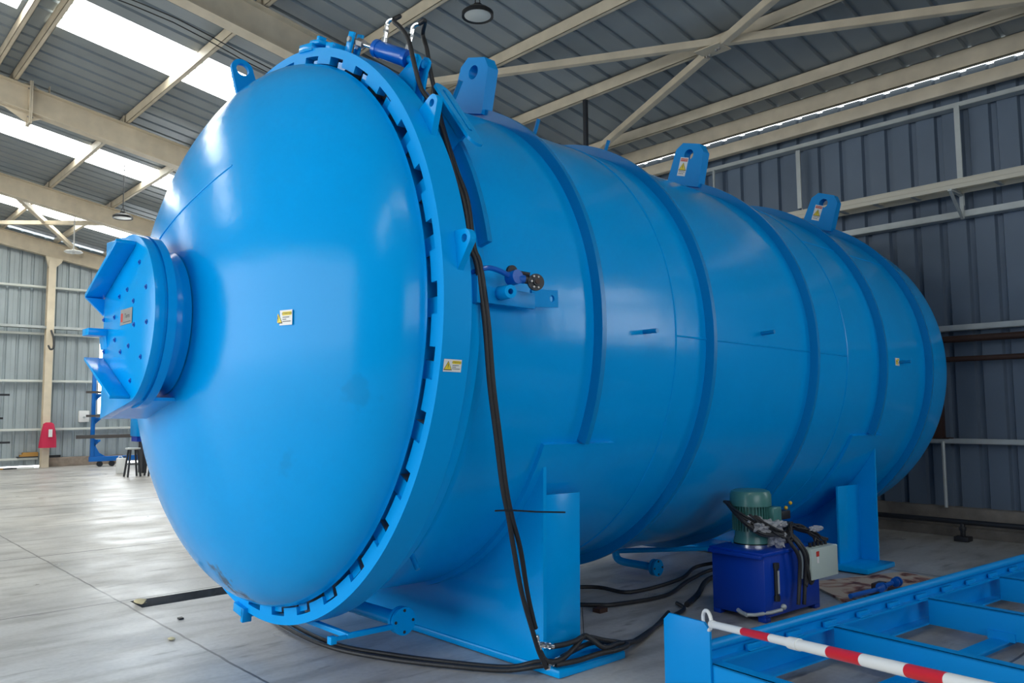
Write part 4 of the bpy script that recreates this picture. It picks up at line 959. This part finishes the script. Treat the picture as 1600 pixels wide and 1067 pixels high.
# ------------------------------------------------------------------ transfer trolley frame, bottom right
def trolley():
    th = rad(-5.2); t = thing('trolley_frame', 'bright blue steel rail frame with cross members, bottom right', 'trolley', (3.34, 2.425, 0), th)
    # local: x along rail, -y to the right-hand side (toward the camera)
    m_ = 'blue_steel'
    mb = MB(); Lh = .145; z1 = .405; c = .035
    mb.prism([(0, -Lh, 0), (0, Lh, 0), (0, Lh, z1-c), (0, Lh-c, z1), (0, -Lh+c, z1), (0, -Lh, z1-c)], (-.016, 0, 0)); mb.build('end_plate', m_, t, bevel=.002)
    yr = -.085; L = 6.0
    mb = MB(); mb.cyl((0, yr, .278), (L, yr, .278), .026, 24); mb.build('rail_tube', m_, t)
    k = 0; x = .30
    mb = MB(); mb.box((0, yr-.05, .205), (L, yr+.05, .215)); mb.box((0, yr+.03, .06), (L, yr+.04, .205)); mb.box((0, yr-.05, .055), (L, yr+.05, .065)); mb.build('side_channel', m_, t, bevel=0)
    mb = MB(); mb.box((0, yr-.006, .215), (L, yr+.006, .256)); mb.build('rail_web', m_, t)
    while x < L:
        mb = MB(); mb.box((x, yr-.035, .215), (x+.12, yr-.02, .245)); mb.box((x, yr-.05, .216), (x+.12, yr-.03, .222)); mb.build('rail_tab', m_, t, bevel=.002); x += .34
    far = -1.75
    for x in (.0, 1.04, 2.10, 3.13, 4.17, 5.2):
        mb = MB(); mb.box((x, far, .065), (x+.012, yr-.05, .215)); mb.box((x, far, .207), (x+.075, yr-.05, .215)); mb.box((x-.0, far, .057), (x+.11, yr-.05, .067)); mb.build('cross_member', m_, t)
    mb = MB(); mb.box((0, -.60, .045), (L, -.50, .055)); mb.box((0, -.556, .0), (L, -.544, .05)); mb.build('centre_member', m_, t)
    for x in (1.04, 2.10, 3.13, 4.17):
        mb = MB(); mb.box((x-.012, -.63, .05), (x, -.48, .10)); mb.build('stiffener', m_, t)
    mb = MB(); mb.cyl((0, far, .278), (L, far, .278), .026, 24); mb.build('rail_tube', m_, t)
    mb = MB(); mb.box((0, far-.05, .205), (L, far+.05, .215)); mb.box((0, far-.04, .06), (L, far-.03, .205)); mb.box((0, far-.006, .215), (L, far+.006, .256)); mb.build('side_channel', m_, t)
trolley()

# ------------------------------------------------------------------ telescopic red and white pole with a ring
def pole():
    a = V((3.30, 2.225, .428)); b = V((2.10, .75, .778))
    a = V((3.300, 2.262, .409)); b = V((2.349, .84, .694)); b = a+(b-a)*1.25
    t = thing('barrier_pole', 'red and white banded telescopic pole with white ring, over the blue frame', 'safety pole', a)
    d = (b-a).normalized(); Lr = (b-a).length
    def seg(s0, s1, r, m_, n='band'): mb = MB(); mb.cyl(d*s0, d*s1, r, 20); mb.build(n, m_, t)
    seg(.0, .035, .018, 'white', 'socket')
    for s0, s1, r, m_ in ((.035, .36, .0165, 'white'), (.36, .625, .0165, 'red'), (.625, .80, .0165, 'white'), (.85, 1.075, .0200, 'white'), (1.075, 1.28, .02, 'red'), (1.28, 1.515, .02, 'white'), (1.515, 1.69, .02, 'red'), (1.69, 1.90, .02, 'white'), (1.90, 2.11, .02, 'red')):
        seg(s0, s1, r, m_)
    seg(.785, .86, .0225, 'white', 'collar')
    mb = MB(); c = -d*.055+V((0, 0, .012)); u = (-Rm*.9+Wm*.1).normalized(); u = d; v_ = V((0, 0, 1)); v_ = (v_-u*v_.dot(u)).normalized()
    n = 24; mb.tube([c+u*(.052*math.cos(2*PI*k/n))+v_*(.045*math.sin(2*PI*k/n)) for k in range(n-2)], .009, 10); mb.build('hook_ring', 'white', t)
pole()

# ------------------------------------------------------------------ floor scraps
for x, y, s_, lab in ((2.06, 6.44, .05, 'pale cream scrap lying at the end of the floor trench'), (1.89, 5.30, .022, 'small pale chip on the open floor left of the ring')):
    mb = MB(); r_ = random.Random(int(x*100)); bmesh.ops.create_icosphere(mb.bm, subdivisions=2, radius=1)
    for v_ in mb.bm.verts: v_.co = V((x+v_.co.x*s_*(.6+r_.random()*.5), y+v_.co.y*s_*1.6*(.7+r_.random()*.4), s_*.35+v_.co.z*s_*.35))
    tag(mb.build('debris_chip', 'debris'), lab, 'debris')
mb = MB(); mb.box((2.10, 5.75, 0), (2.13, 5.79, .012)); tag(mb.build('debris_chip', 'black'), 'tiny dark chip near the floor joint left of the ring', 'debris')
